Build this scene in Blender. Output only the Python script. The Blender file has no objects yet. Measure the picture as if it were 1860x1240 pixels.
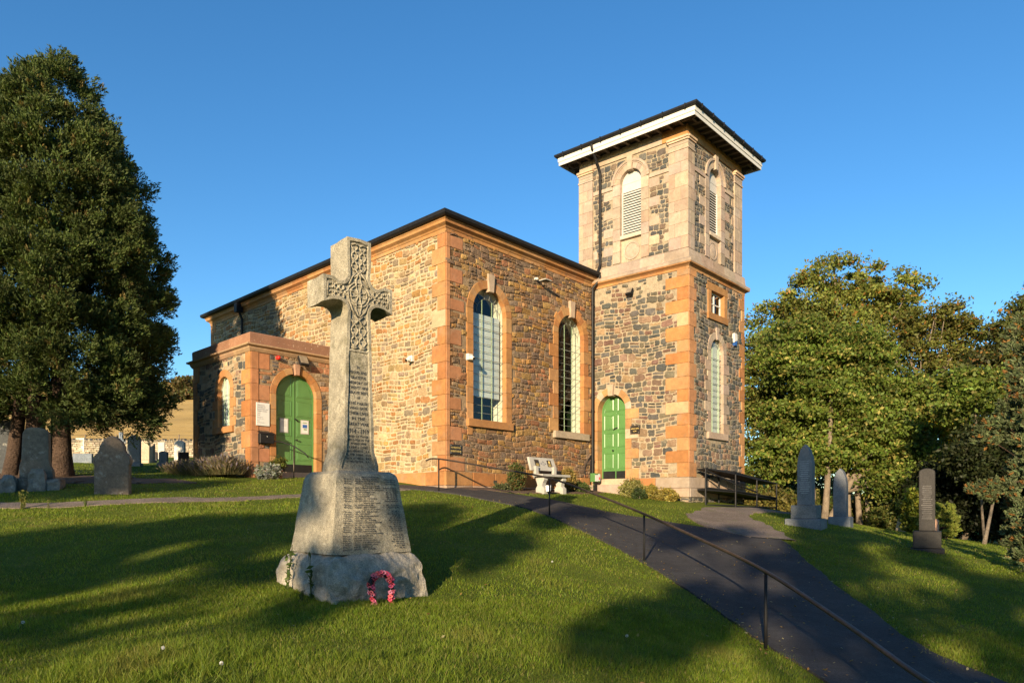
import bpy, math, random
import numpy as np
from mathutils import Vector, noise
from mathutils.geometry import tessellate_polygon

SC = bpy.context.scene
COL = SC.collection
R = math.radians
F, CX, HY = 1262.0, 930.0, 918.0          # focal length, principal column and horizon row of the photograph
rng = random.Random(7)

def at(px, py, Y):
    return ((px - CX) / F * Y, Y, (HY - py) / F * Y)

# ------------------------------------------------------------------ terrain
CTRL = [(-2.235,8.69,-1.25),(-1.15,9.7,-1.24),(-3.45,9.9,-1.06),(3.04,8.3,-1.74),(2.53,13.3,-1.09),(0.92,17.0,-.27),(-2.1,20.0,.40),
 (-1.9,20.9,.50),(3.1,26.3,.56),(6.15,24,.11),(9.0,27,.06),(5.3,22,-.14),(8.7,20.5,-.6),(11.4,24,-.71),(10.1,17,-1.10),
 (15.6,28,-1.06),(14.8,24,-1.14),(16,22,-1.48),(5.1,7.5,-1.91),(7.0,9.5,-1.75),(10.3,14,-1.46),(-10.1,17.5,.32),(-12.3,18,.44),
 (-11.4,15.5,-.05),(-8.2,16.5,.08),(-5.6,18.5,.22),(-3.65,20,.46),(-14.9,21.5,.9),(-8.6,22.8,.90),(-12.6,27,1.35),(0,0,-1.62),
 (0,5.6,-1.46),(-3.9,5.3,-1.36),(1.9,6.3,-1.62),(-6.3,8.5,-1.24),(-8.5,11.5,-.76),(-5.7,11.3,-.74),(0,8.9,-1.30),(-.76,12,-.79),
 (-.4,17.3,-.03),(-2.8,18.8,.25),(3.25,19.5,-.27),(4.4,18.5,-.55),(4.9,12,-1.42),(4.9,9.5,-1.72),(3.4,5,-2.22),(-14,30,1.75),(-26,45,2.8),(-38,60,4.15),(-46,62,4.3),(-30,62,4.25),
 (-24,30,1.9),(-24,18,.9),(-24,8,-.8),(14,45,-1.3),(17,38,-1.0),(25,40,-2.0),(26,28,-2.4),(30,15,-3.3),(-20,-10,-2.2),(20,-10,-4.2),(0,-10,-2.4),
 (0,-40,-4),(-40,-40,-3),(40,-40,-7),(-45,20,1.5),(0,62,3),(40,70,-2),(60,30,-5),(-70,50,4),(8,34,.1),(2,40,1.2),(12,33,-.35)]
_c = np.array(CTRL)
def _tps_fit(c, lam=0.02):
    n = len(c); d = np.hypot(c[:,None,0]-c[None,:,0], c[:,None,1]-c[None,:,1]) / 20
    K = np.where(d > 0, d*d*np.log(np.maximum(d,1e-9)), 0) + lam*.02*np.eye(n)
    P = np.c_[np.ones(n), c[:,:2]/20]
    A = np.zeros((n+3,n+3)); A[:n,:n]=K; A[:n,n:]=P; A[n:,:n]=P.T
    return np.linalg.solve(A, np.r_[c[:,2], 0,0,0])
_w = _tps_fit(_c)
def _ss(e0, e1, x):
    t = np.clip((x-e0)/(e1-e0), 0, 1); return t*t*(3-2*t)
def ground(X, Y):
    X = np.atleast_1d(np.asarray(X,float)); Y = np.atleast_1d(np.asarray(Y,float)); n=len(_c)
    Xc = np.clip(X,-60,55); Yc = np.clip(Y,-45,70)
    out = np.empty(len(X))
    for s in range(0,len(X),20000):
        a = slice(s,s+20000)
        d = np.hypot(Xc[a,None]-_c[None,:,0], Yc[a,None]-_c[None,:,1])/20
        K = np.where(d>0, d*d*np.log(np.maximum(d,1e-9)),0)
        out[a] = K@_w[:n] + _w[n] + (_w[n+1]*Xc[a]+_w[n+2]*Yc[a])/20
    hill = 4.3 + .205*np.clip(Y-62,0,285) - .02*np.clip(Y-347,0,1e9)
    hill = np.where(X > -5, -2 + (hill+2)*(1-_ss(-5,60,X)*.9), hill)
    t = _ss(58,72,Y)
    return out*(1-t) + hill*t + .02*np.sin(X*1.7+Y*.6)*np.cos(Y*1.3-X*.4)*(1-t)
def gz(x, y): return float(ground([x],[y])[0])
def hit(px, py, y0=4.0, y1=120):
    Ys = np.arange(y0,y1,.05); g = ground((px-CX)/F*Ys, Ys); r = (HY-py)/F*Ys
    k = np.nonzero(r<=g)[0]
    Y = Ys[k[0]] if len(k) else y1
    return ((px-CX)/F*Y, Y, gz((px-CX)/F*Y, Y))

# ------------------------------------------------------------------ object helpers
def tag(o, label=None, cat=None, group=None, kind=None):
    if label: o['label'] = label
    if cat: o['category'] = cat
    if group: o['group'] = group
    if kind: o['kind'] = kind
    return o
def empty(name, loc=(0,0,0), rz=0, label=None, cat=None, group=None):
    o = bpy.data.objects.new(name, None); COL.objects.link(o)
    o.location = loc; o.rotation_euler = (0,0,rz); o.empty_display_size = .3
    return tag(o, label, cat, group)
def link(name, me, mat, parent=None):
    if mat is not None:
        for m in (mat if isinstance(mat,(list,tuple)) else [mat]): me.materials.append(m)
    o = bpy.data.objects.new(name, me); COL.objects.link(o)
    if parent is not None: o.parent = parent
    return o
def copy_tree(o, parent=None):
    c = o.copy(); COL.objects.link(c); c.parent = parent
    for ch in list(o.children): copy_tree(ch, c)
    return c

def ident(x,y,z): return (x,y,z)
class MB:
    def __init__(s, T=ident): s.v=[]; s.f=[]; s.c=[]; s.T=T
    def add(s, vs, fs, col=(1,1,1)):
        n=len(s.v); s.v.extend(s.T(*p) for p in vs)
        for f in fs: s.f.append(tuple(n+i for i in f)); s.c.append(col)
    def box(s, x0,x1,y0,y1,z0,z1, col=(1,1,1), ch=0.0):
        if x0>x1:x0,x1=x1,x0
        if y0>y1:y0,y1=y1,y0
        if ch<=0:
            v=[(x,y,z) for z in (z0,z1) for y in (y0,y1) for x in (x0,x1)]
            s.add(v,[(0,2,3,1),(4,5,7,6),(0,1,5,4),(2,6,7,3),(0,4,6,2),(1,3,7,5)],col); return
        # chamfered vertical edges and top/bottom edges
        def ring(i,z): return [(x0+i,y0,z),(x1-i,y0,z),(x1,y0+i,z),(x1,y1-i,z),(x1-i,y1,z),(x0+i,y1,z),(x0,y1-i,z),(x0,y0+i,z)]
        def inner(z): return [(x0+ch,y0+ch,z),(x1-ch,y0+ch,z),(x1-ch,y0+ch,z),(x1-ch,y1-ch,z),(x1-ch,y1-ch,z),(x0+ch,y1-ch,z),(x0+ch,y1-ch,z),(x0+ch,y0+ch,z)]
        v=inner(z0)+ring(ch,z0+ch)+ring(ch,z1-ch)+inner(z1); f=[]
        for k in range(3):
            for i in range(8):
                j=(i+1)%8; f.append((k*8+i,k*8+j,k*8+8+j,k*8+8+i))
        f.append((6,5,3,1)[::1]); f.append((24+0,24+2,24+4,24+6))
        s.add(v,f,col)
    def prism(s, poly, place, d0, d1, col=(1,1,1), ch=0.0, cap0=True):
        n=len(poly); cx=sum(p[0] for p in poly)/n; cz=sum(p[1] for p in poly)/n
        v=[place(u,z,d0) for u,z in poly]+[place(u,z,d1-ch) for u,z in poly]; f=[]
        for i in range(n):
            j=(i+1)%n; f.append((i,j,n+j,n+i))
        base=n
        if ch>0:
            for u,z in poly:
                du,dz=cx-u,cz-z; L=math.hypot(du,dz) or 1
                v.append(place(u+du/L*ch*1.2, z+dz/L*ch*1.2, d1))
            for i in range(n):
                j=(i+1)%n; f.append((n+i,n+j,2*n+j,2*n+i))
            base=2*n
        f.append(tuple(base+i for i in range(n)))
        if cap0: f.append(tuple(reversed(range(n))))
        s.add(v,f,col)
    def sheet(s, outer, holes, place, d, col=(1,1,1)):
        """flat wall face; each hole is an arch or rectangle listed from its bottom left corner"""
        if not holes:
            tris=tessellate_polygon([[Vector((p[0],p[1],0)) for p in outer]])
            s.add([place(u,z,d) for u,z in outer],[tuple(t) for t in tris],col); return
        u0=min(p[0] for p in outer); u1=max(p[0] for p in outer); z0=min(p[1] for p in outer); z1=max(p[1] for p in outer)
        def quad(P): s.add([place(u,z,d) for u,z in P],[tuple(range(len(P)))],col)
        u=u0
        for h in sorted(holes,key=lambda h:min(p[0] for p in h)):
            a=min(p[0] for p in h); b=max(p[0] for p in h); zb=h[0][1]
            quad([(u,z0),(a,z0),(a,z1),(u,z1)]); quad([(a,z0),(b,z0),(b,zb),(a,zb)])
            top=sorted(h[2:],key=lambda p:p[0])
            if top[0][0]>a+1e-6: top=[(a,top[0][1])]+top
            if top[-1][0]<b-1e-6: top=top+[(b,top[-1][1])]
            for p,q in zip(top[:-1],top[1:]): quad([p,q,(q[0],z1),(p[0],z1)])
            u=b
        quad([(u,z0),(u1,z0),(u1,z1),(u,z1)])
    def tube(s, pts, r, n=8, col=(1,1,1), cap=True):
        pts=[Vector(p) for p in pts]; rr=r if isinstance(r,(list,tuple)) else [r]*len(pts)
        vs=[];fs=[]
        up=Vector((0,0,1)); prev=None
        for i,p in enumerate(pts):
            t=(pts[min(i+1,len(pts)-1)]-pts[max(i-1,0)]).normalized()
            if prev is None:
                a=t.cross(up)
                if a.length<1e-3: a=t.cross(Vector((1,0,0)))
            else: a=prev-t*prev.dot(t)
            a.normalize(); prev=a; b=t.cross(a)
            for k in range(n):
                q=2*math.pi*k/n; vs.append(tuple(p+a*math.cos(q)*rr[i]+b*math.sin(q)*rr[i]))
        for i in range(len(pts)-1):
            for k in range(n):
                j=(k+1)%n; fs.append((i*n+k,i*n+j,(i+1)*n+j,(i+1)*n+k))
        if cap: fs.append(tuple(range(n))[::-1]); fs.append(tuple((len(pts)-1)*n+k for k in range(n)))
        s.add(vs,fs,col)
    def lathe(s, cx,cy, prof, n=20, col=(1,1,1)):
        vs=[];fs=[]
        for r,z in prof:
            for k in range(n): q=2*math.pi*k/n; vs.append((cx+r*math.cos(q),cy+r*math.sin(q),z))
        for i in range(len(prof)-1):
            for k in range(n): j=(k+1)%n; fs.append((i*n+k,i*n+j,(i+1)*n+j,(i+1)*n+k))
        fs.append(tuple(range(n))[::-1]); fs.append(tuple((len(prof)-1)*n+k for k in range(n)))
        s.add(vs,fs,col)
    def blob(s, c, rad, seg=10, rings=7, col=(1,1,1)):
        prof=[(max(1e-3,math.sin(math.pi*i/rings)),-math.cos(math.pi*i/rings)) for i in range(rings+1)]
        vs=[];fs=[]
        for r,z in prof:
            for k in range(seg): q=2*math.pi*k/seg; vs.append((c[0]+rad[0]*r*math.cos(q),c[1]+rad[1]*r*math.sin(q),c[2]+rad[2]*z))
        for i in range(rings):
            for k in range(seg): j=(k+1)%seg; fs.append((i*seg+k,i*seg+j,(i+1)*seg+j,(i+1)*seg+k))
        s.add(vs,fs,col)
    def displace(s, amp, freq, seed=0.0):
        out=[]
        for p in s.v:
            q=Vector((p[0]*freq+seed,p[1]*freq-seed,p[2]*freq+seed*.7))
            d=noise.noise_vector(q)*amp+noise.noise_vector(q*2.7)*amp*.45
            out.append((p[0]+d[0],p[1]+d[1],p[2]+d[2]))
        s.v=out
    def mesh(s, name):
        me=bpy.data.meshes.new(name); me.from_pydata(s.v,[],s.f); me.update()
        a=me.attributes.new('Col','FLOAT_COLOR','FACE')
        a.data.foreach_set('color',np.array([(c[0],c[1],c[2],1) for c in s.c],np.float32).ravel())
        return me
    def build(s, name, mat, parent=None, smooth=False, label=None):
        me=s.mesh(name)
        if smooth: me.polygons.foreach_set('use_smooth',[True]*len(me.polygons))
        o=link(name,me,mat,parent)
        if label: o['label']=label
        return o
def np_mesh(name, V, nper, col):
    nf=len(V)//nper; me=bpy.data.meshes.new(name)
    me.vertices.add(len(V)); me.vertices.foreach_set('co',np.ascontiguousarray(V,np.float32).ravel())
    me.loops.add(nf*nper); me.loops.foreach_set('vertex_index',np.arange(nf*nper,dtype=np.int32))
    me.polygons.add(nf); me.polygons.foreach_set('loop_start',np.arange(0,nf*nper,nper,dtype=np.int32))
    me.update(calc_edges=True)
    a=me.attributes.new('Col','FLOAT_COLOR','FACE'); c=np.ones((nf,4),np.float32); c[:,:3]=col
    a.data.foreach_set('color',c.ravel()); return me

# ------------------------------------------------------------------ materials
def new_mat(name):
    m=bpy.data.materials.new(name); m.use_nodes=True; nt=m.node_tree; nt.nodes.clear()
    out=nt.nodes.new('ShaderNodeOutputMaterial'); return m,nt,out
def N(nt,t,**k):
    n=nt.nodes.new(t)
    for a,b in k.items():
        if a.startswith('i_'):
            key=a[2:]; n.inputs[int(key) if key.isdigit() else key.replace('_',' ')].default_value=b
        else: setattr(n,a,b)
    return n
def ramp(nt,stops,fac):
    r=nt.nodes.new('ShaderNodeValToRGB'); e=r.color_ramp.elements
    while len(e)>1: e.remove(e[-1])
    for i,(p,c) in enumerate(stops):
        if i==0: x=e[0]; x.position=p
        else: x=e.new(p)
        x.color=(c[0],c[1],c[2],1) if isinstance(c,(tuple,list)) else (c,c,c,1)
    nt.links.new(fac,r.inputs[0]); return r.outputs[0]
def mul(nt,a,b,fac=1.0,mode='MULTIPLY'):
    m=nt.nodes.new('ShaderNodeMix'); m.data_type='RGBA'; m.blend_type=mode; m.clamp_factor=True
    for s,x in ((0,fac),(6,a),(7,b)):
        if isinstance(x,(int,float)): m.inputs[s].default_value=x
        elif isinstance(x,(tuple,list)): m.inputs[s].default_value=(x[0],x[1],x[2],1)
        else: nt.links.new(x,m.inputs[s])
    return m.outputs[2]
def coords(nt): return nt.nodes.new('ShaderNodeNewGeometry').outputs['Position']
def nz(nt,co,scale,detail=4,rough=.55,kind='f'):
    if kind=='v': n=N(nt,'ShaderNodeTexVoronoi',i_Scale=scale)
    else: n=N(nt,'ShaderNodeTexNoise',i_Scale=scale,i_Detail=detail,i_Roughness=rough)
    nt.links.new(co,n.inputs['Vector']); return n.outputs[0]
def surf(name, base=None, rough=.85, var=((3,.25),(40,.25)), bump=((60,.3,.01),), metallic=0, spec=.3, patches=None, coat=0):
    """base colour (or the stones' own colour attribute when None) varied by noise, with a noise bump"""
    m,nt,out=new_mat(name); b=N(nt,'ShaderNodeBsdfPrincipled',i_Roughness=rough,i_Metallic=metallic)
    b.inputs['Specular IOR Level'].default_value=spec; b.inputs['Coat Weight'].default_value=coat
    co=nt.nodes.new('ShaderNodeTexCoord').outputs['Object']
    if base is None:
        col=N(nt,'ShaderNodeAttribute',attribute_name='Col').outputs['Color']
    else: col=N(nt,'ShaderNodeRGB').outputs[0]; col.default_value=(*base,1)
    for s,a in var: col=mul(nt,col,ramp(nt,[(.28,1-a),(.72,1+a)],nz(nt,co,s)))
    for (s,lo,hi,c,f) in (patches or []):
        fac=ramp(nt,[(lo,0.0),(hi,f)],nz(nt,co,s,5,.65)); col=mul(nt,col,c,fac,'MIX')
    nt.links.new(col,b.inputs['Base Color'])
    prev=None
    for s,st,d in bump:
        bp=N(nt,'ShaderNodeBump',i_Strength=st,i_Distance=d); nt.links.new(nz(nt,co,s,5,.6),bp.inputs['Height'])
        if prev: nt.links.new(prev,bp.inputs['Normal'])
        prev=bp.outputs[0]
    if prev: nt.links.new(prev,b.inputs['Normal'])
    nt.links.new(b.outputs[0],out.inputs[0]); return m
def leafmat(name, trans=.35, rough=.55, gain=1.0):
    m,nt,out=new_mat(name); col=N(nt,'ShaderNodeAttribute',attribute_name='Col').outputs['Color']
    if gain!=1: col=mul(nt,col,(gain,gain,gain))
    d=N(nt,'ShaderNodeBsdfPrincipled',i_Roughness=rough); d.inputs['Specular IOR Level'].default_value=.25
    t=N(nt,'ShaderNodeBsdfTranslucent'); mx=N(nt,'ShaderNodeMixShader',i_Fac=trans)
    nt.links.new(col,d.inputs['Base Color']); nt.links.new(mul(nt,col,(1.25,1.2,.55)),t.inputs['Color'])
    nt.links.new(d.outputs[0],mx.inputs[1]); nt.links.new(t.outputs[0],mx.inputs[2]); nt.links.new(mx.outputs[0],out.inputs[0]); return m

M={}
M['rubble']=surf('rubble_stone',None,.92,((.8,.14),(7,.22),(50,.35)),((16,.5,.04),(60,.5,.02)),patches=[(3.3,.60,.75,(.42,.33,.21),.45),(1.1,.62,.78,(.10,.08,.06),.30)])
M['dressed']=surf('dressed_sandstone',None,.9,((1.3,.16),(7,.14),(60,.16)),((18,.3,.02),(90,.35,.008)),patches=[(1.6,.54,.70,(.27,.20,.13),.45),(5.5,.60,.72,(.13,.10,.075),.40),(17,.66,.74,(.44,.37,.27),.45)])
M['granite']=surf('grey_granite',(.275,.247,.185),.85,((1.6,.24),(9,.24),(75,.5),(150,.4)),((22,.45,.03),(110,.6,.012)),
   patches=[(2.6,.56,.68,(.13,.12,.07),.75),(5.5,.58,.70,(.42,.385,.30),.6)])
M['granite_rough']=surf('rock_faced_granite',(.30,.27,.22),.88,((2.0,.22),(9,.25),(70,.40)),((14,.7,.05),(70,.5,.015)),
   patches=[(3.1,.55,.68,(.16,.15,.09),.5),(7,.6,.72,(.50,.47,.38),.5)])
M['letter']=surf('lead_lettering',(.045,.048,.05),.6,((20,.2),),())
M['green']=surf('green_gloss_paint',(.08,.19,.058),.3,((2.5,.10),(60,.05)),((25,.05,.004),),spec=.5)
M['white']=surf('white_paint',(.56,.54,.49),.5,((4,.05),(60,.05)),((60,.08,.003),))
M['louvre']=surf('pale_grey_louvre_paint',(.46,.445,.41),.6,((4,.08),),())
M['black']=surf('black_painted_metal',(.012,.012,.013),.55,((8,.25),),((90,.12,.003),),spec=.22)
M['rust']=surf('worn_handrail',(.05,.036,.028),.42,((9,.5),(60,.3)),((90,.2,.004),),metallic=.3,spec=.5)
M['slate']=surf('roof_slate',(.055,.055,.06),.6,((5,.3),(50,.2)),((30,.3,.01),))
M['wood']=surf('dark_soffit_timber',(.11,.085,.06),.7,((6,.2),),((40,.2,.005),))
M['sign']=surf('black_sign_panel',(.03,.025,.02),.4,((8,.2),),())
M['gold']=surf('gold_lettering',(.65,.48,.16),.45,((20,.1),),())
M['paper']=surf('paper_notice',(.58,.57,.55),.6,((6,.04),),())
M['ink']=surf('grey_ink',(.18,.18,.19),.7,((20,.1),),())
M['blue']=surf('blue_plastic',(.03,.10,.33),.4,((20,.1),),())
M['redp']=surf('red_plastic',(.55,.02,.015),.35,((20,.1),),())
M['plaster']=surf('cream_plaster',(.58,.55,.45),.9,((3,.06),),((60,.1,.004),))
M['lampglass']=surf('lamp_reflector',(.22,.18,.13),.35,((6,.3),),())
M['dark']=surf('interior_shade',(.05,.045,.04),.9,((3,.3),),())  # dark tone stands for the unlit space behind panes and louvres
M['blind']=surf('pale_window_blind',(.50,.51,.50),.9,((1.5,.14),(9,.08)),((12,.2,.01),))
M['lead']=surf('window_leading',(.20,.21,.18),.5,((20,.2),),())
M['leadg']=surf('pale_green_glazing_bar',(.42,.55,.36),.5,((20,.15),),())
M['tarmac']=surf('tarmac',(.037,.035,.035),.9,((.7,.25),(5,.25),(40,.35),(150,.6)),((120,.5,.012),),
   patches=[(1.1,.60,.78,(.062,.056,.05),.6)])
M['gravel']=surf('gravel',(.17,.135,.11),.95,((1.5,.25),(30,.5),(80,.5)),((50,.9,.03),),patches=[(2.5,.55,.7,(.10,.12,.04),.6)])
M['soil']=surf('bare_soil',(.10,.065,.045),.95,((3,.3),(40,.4)),((30,.8,.03),))
M['bark']=surf('tree_bark',(.17,.135,.10),.95,((3,.35),(25,.35)),((14,.8,.04),))
M['barkr']=surf('cypress_bark',(.065,.042,.030),.95,((3,.3),(22,.45)),((12,1.0,.06),(40,.6,.02)))
M['headg']=surf('grey_headstone',None,.85,((3,.2),(14,.25),(90,.3)),((40,.4,.012),(140,.4,.006)),patches=[(6,.58,.7,(.36,.35,.31),.5),(4,.6,.72,(.06,.06,.05),.4)])
M['polish']=surf('polished_dark_granite',None,.6,((3,.2),(40,.3),(120,.4)),((60,.15,.004),),spec=.15)
M['drystone']=surf('drystone_walling',None,.95,((2,.2),(12,.4)),((10,.7,.05),))
M['leaf']=leafmat('broad_leaves',.42)
M['needle']=leafmat('cypress_foliage',.22,.7)
M['shade']=leafmat('shade_foliage',.15)
M['grassb']=leafmat('grass_blades',.5,.5)
M['petal']=leafmat('paper_poppies',.2,.6)
M['concrete']=surf('pale_cast_stone',(.36,.345,.31),.88,((4,.14),(60,.15)),((60,.2,.006),))
M['pot']=surf('terracotta_pot',(.30,.16,.10),.8,((8,.2),),((40,.2,.006),))
def glass():
    m,nt,out=new_mat('window_glass')
    g=N(nt,'ShaderNodeBsdfGlossy',i_Roughness=.03); g.inputs['Color'].default_value=(.82,.82,.82,1)
    t=N(nt,'ShaderNodeBsdfTransparent'); t.inputs['Color'].default_value=(.90,.95,.92,1)
    lw_=nt.nodes.new('ShaderNodeLayerWeight'); lw_.inputs['Blend'].default_value=.5; fr_=ramp(nt,[(0,.04),(.55,.07),(.8,.24),(1,.9)],lw_.outputs['Facing']); co=nt.nodes.new('ShaderNodeTexCoord').outputs['Object']
    bp=N(nt,'ShaderNodeBump',i_Strength=.12,i_Distance=.05); nt.links.new(nz(nt,co,2.2,2),bp.inputs['Height'])
    nt.links.new(bp.outputs[0],g.inputs['Normal'])
    mx=nt.nodes.new('ShaderNodeMixShader'); nt.links.new(fr_,mx.inputs[0])
    nt.links.new(t.outputs[0],mx.inputs[1]); nt.links.new(g.outputs[0],mx.inputs[2]); nt.links.new(mx.outputs[0],out.inputs[0]); return m
M['glass']=glass()
def groundmat(name, c1, c2, c3, worn=None, big=False):
    m,nt,out=new_mat(name); b=N(nt,'ShaderNodeBsdfPrincipled',i_Roughness=.9); b.inputs['Specular IOR Level'].default_value=.1
    co=coords(nt)
    col=ramp(nt,[(.3,c1),(.5,c2),(.72,c3)],nz(nt,co,.55,6,.65))
    col=mul(nt,col,ramp(nt,[(.3,.62),(.7,1.38)],nz(nt,co,26,3,.6)))
    if big: col=mul(nt,col,ramp(nt,[(.3,.72),(.7,1.25)],nz(nt,co,.045,6,.7)))
    if worn: col=mul(nt,col,worn,ramp(nt,[(.60,0.0),(.74,.75)],nz(nt,co,1.1,5,.6)),'MIX')
    nt.links.new(col,b.inputs['Base Color'])
    bp=N(nt,'ShaderNodeBump',i_Strength=.8,i_Distance=.05); nt.links.new(nz(nt,co,34,4,.7),bp.inputs['Height']); nt.links.new(bp.outputs[0],b.inputs['Normal'])
    nt.links.new(b.outputs[0],out.inputs[0]); return m
M['lawn']=groundmat('lawn',(.062,.088,.012),(.092,.122,.015),(.125,.140,.022),(.20,.155,.055))
M['straw']=groundmat('dry_pasture',(.40,.26,.085),(.50,.33,.11),(.44,.31,.13),None,True)
M['pasture']=groundmat('green_pasture',(.10,.16,.03),(.13,.19,.04),(.17,.2,.05),None,True)

# ------------------------------------------------------------------ lettering
_tc={}
def text2d(s, size, weight=0.0):
    key=(s,size,weight)
    if key in _tc: return _tc[key]
    cu=bpy.data.curves.new('lettering','FONT'); cu.body=s; cu.size=size; cu.offset=weight*size; cu.resolution_u=1; cu.fill_mode='FRONT'
    o=bpy.data.objects.new('lettering',cu); COL.objects.link(o)
    dg=bpy.context.evaluated_depsgraph_get(); me=bpy.data.meshes.new_from_object(o.evaluated_get(dg))
    v=[(p.co.x,p.co.y) for p in me.vertices]; f=[tuple(p.vertices) for p in me.polygons]
    bpy.data.objects.remove(o); bpy.data.meshes.remove(me); bpy.data.curves.remove(cu)
    _tc[key]=(v,f); return v,f
def put_text(mb, s, place, u, z, size, d, align='c', width=None, weight=.02, col=(1,1,1)):
    v,f=text2d(s,size,weight)
    if not v: return
    x0=min(p[0] for p in v); x1=max(p[0] for p in v); k=1.0
    if width: k=width/(x1-x0)
    off={'c':(x0+x1)/2,'l':x0,'r':x1}[align]
    mb.add([place(u+(p[0]-off)*k, z+p[1]-size*.35, d) for p in v], f, col)  # only the width is fitted
# ------------------------------------------------------------------ masonry
OR=[(0.332,0.155,0.055),(0.353,0.173,0.063),(0.303,0.133,0.048),(0.339,0.184,0.077),(0.361,0.196,0.084)]          # orange red sandstone
CR=[(0.339,0.263,0.201),(0.361,0.281,0.216),(0.310,0.242,0.189),(0.368,0.285,0.208),(0.332,0.238,0.177)]          # cream ashlar
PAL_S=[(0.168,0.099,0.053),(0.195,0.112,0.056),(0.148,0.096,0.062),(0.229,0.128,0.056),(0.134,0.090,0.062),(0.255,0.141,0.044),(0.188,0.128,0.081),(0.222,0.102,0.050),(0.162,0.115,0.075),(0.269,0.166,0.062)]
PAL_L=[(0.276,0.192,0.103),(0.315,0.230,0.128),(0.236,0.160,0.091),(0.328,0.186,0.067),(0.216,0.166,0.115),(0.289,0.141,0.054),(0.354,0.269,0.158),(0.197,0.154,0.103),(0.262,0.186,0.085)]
PAL_T=[(0.072,0.072,0.065),(0.085,0.081,0.070),(0.102,0.093,0.074),(0.060,0.064,0.061),(0.170,0.111,0.078),(0.128,0.111,0.078),(0.204,0.136,0.087),(0.093,0.085,0.078),(0.145,0.085,0.065),(0.255,0.178,0.104)]
PAL_B=[(0.077,0.077,0.074),(0.090,0.081,0.069),(0.108,0.090,0.074),(0.063,0.065,0.064),(0.144,0.104,0.074),(0.117,0.108,0.092)]
PAL_P=[(0.208,0.140,0.088),(0.288,0.133,0.072),(0.112,0.094,0.080),(0.240,0.179,0.120),(0.336,0.156,0.072),(0.160,0.125,0.096),(0.280,0.211,0.136),(0.088,0.082,0.076)]
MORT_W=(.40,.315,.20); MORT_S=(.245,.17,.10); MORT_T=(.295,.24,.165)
def jit(c,a=.12,r=rng):
    k=1+r.uniform(-a,a); return (c[0]*k*(1+r.uniform(-.04,.04)),c[1]*k,c[2]*k*(1+r.uniform(-.06,.06)))
def inpoly(p, poly):
    x,y=p; c=False; j=len(poly)-1
    for i in range(len(poly)):
        xi,yi=poly[i]; xj,yj=poly[j]
        if (yi>y)!=(yj>y) and x<(xj-xi)*(y-yi)/(yj-yi)+xi: c=not c
        j=i
    return c
def nearest(p, poly):
    best=None
    for i in range(len(poly)):
        a=poly[i-1]; b=poly[i]; dx,dy=b[0]-a[0],b[1]-a[1]; L=dx*dx+dy*dy
        t=0 if L==0 else max(0,min(1,((p[0]-a[0])*dx+(p[1]-a[1])*dy)/L)); q=(a[0]+t*dx,a[1]+t*dy)
        d=(q[0]-p[0])**2+(q[1]-p[1])**2
        if best is None or d<best[0]: best=(d,q)
    return best[1]
def area(P): return .5*abs(sum(P[i-1][0]*P[i][1]-P[i][0]*P[i-1][1] for i in range(len(P))))
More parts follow.
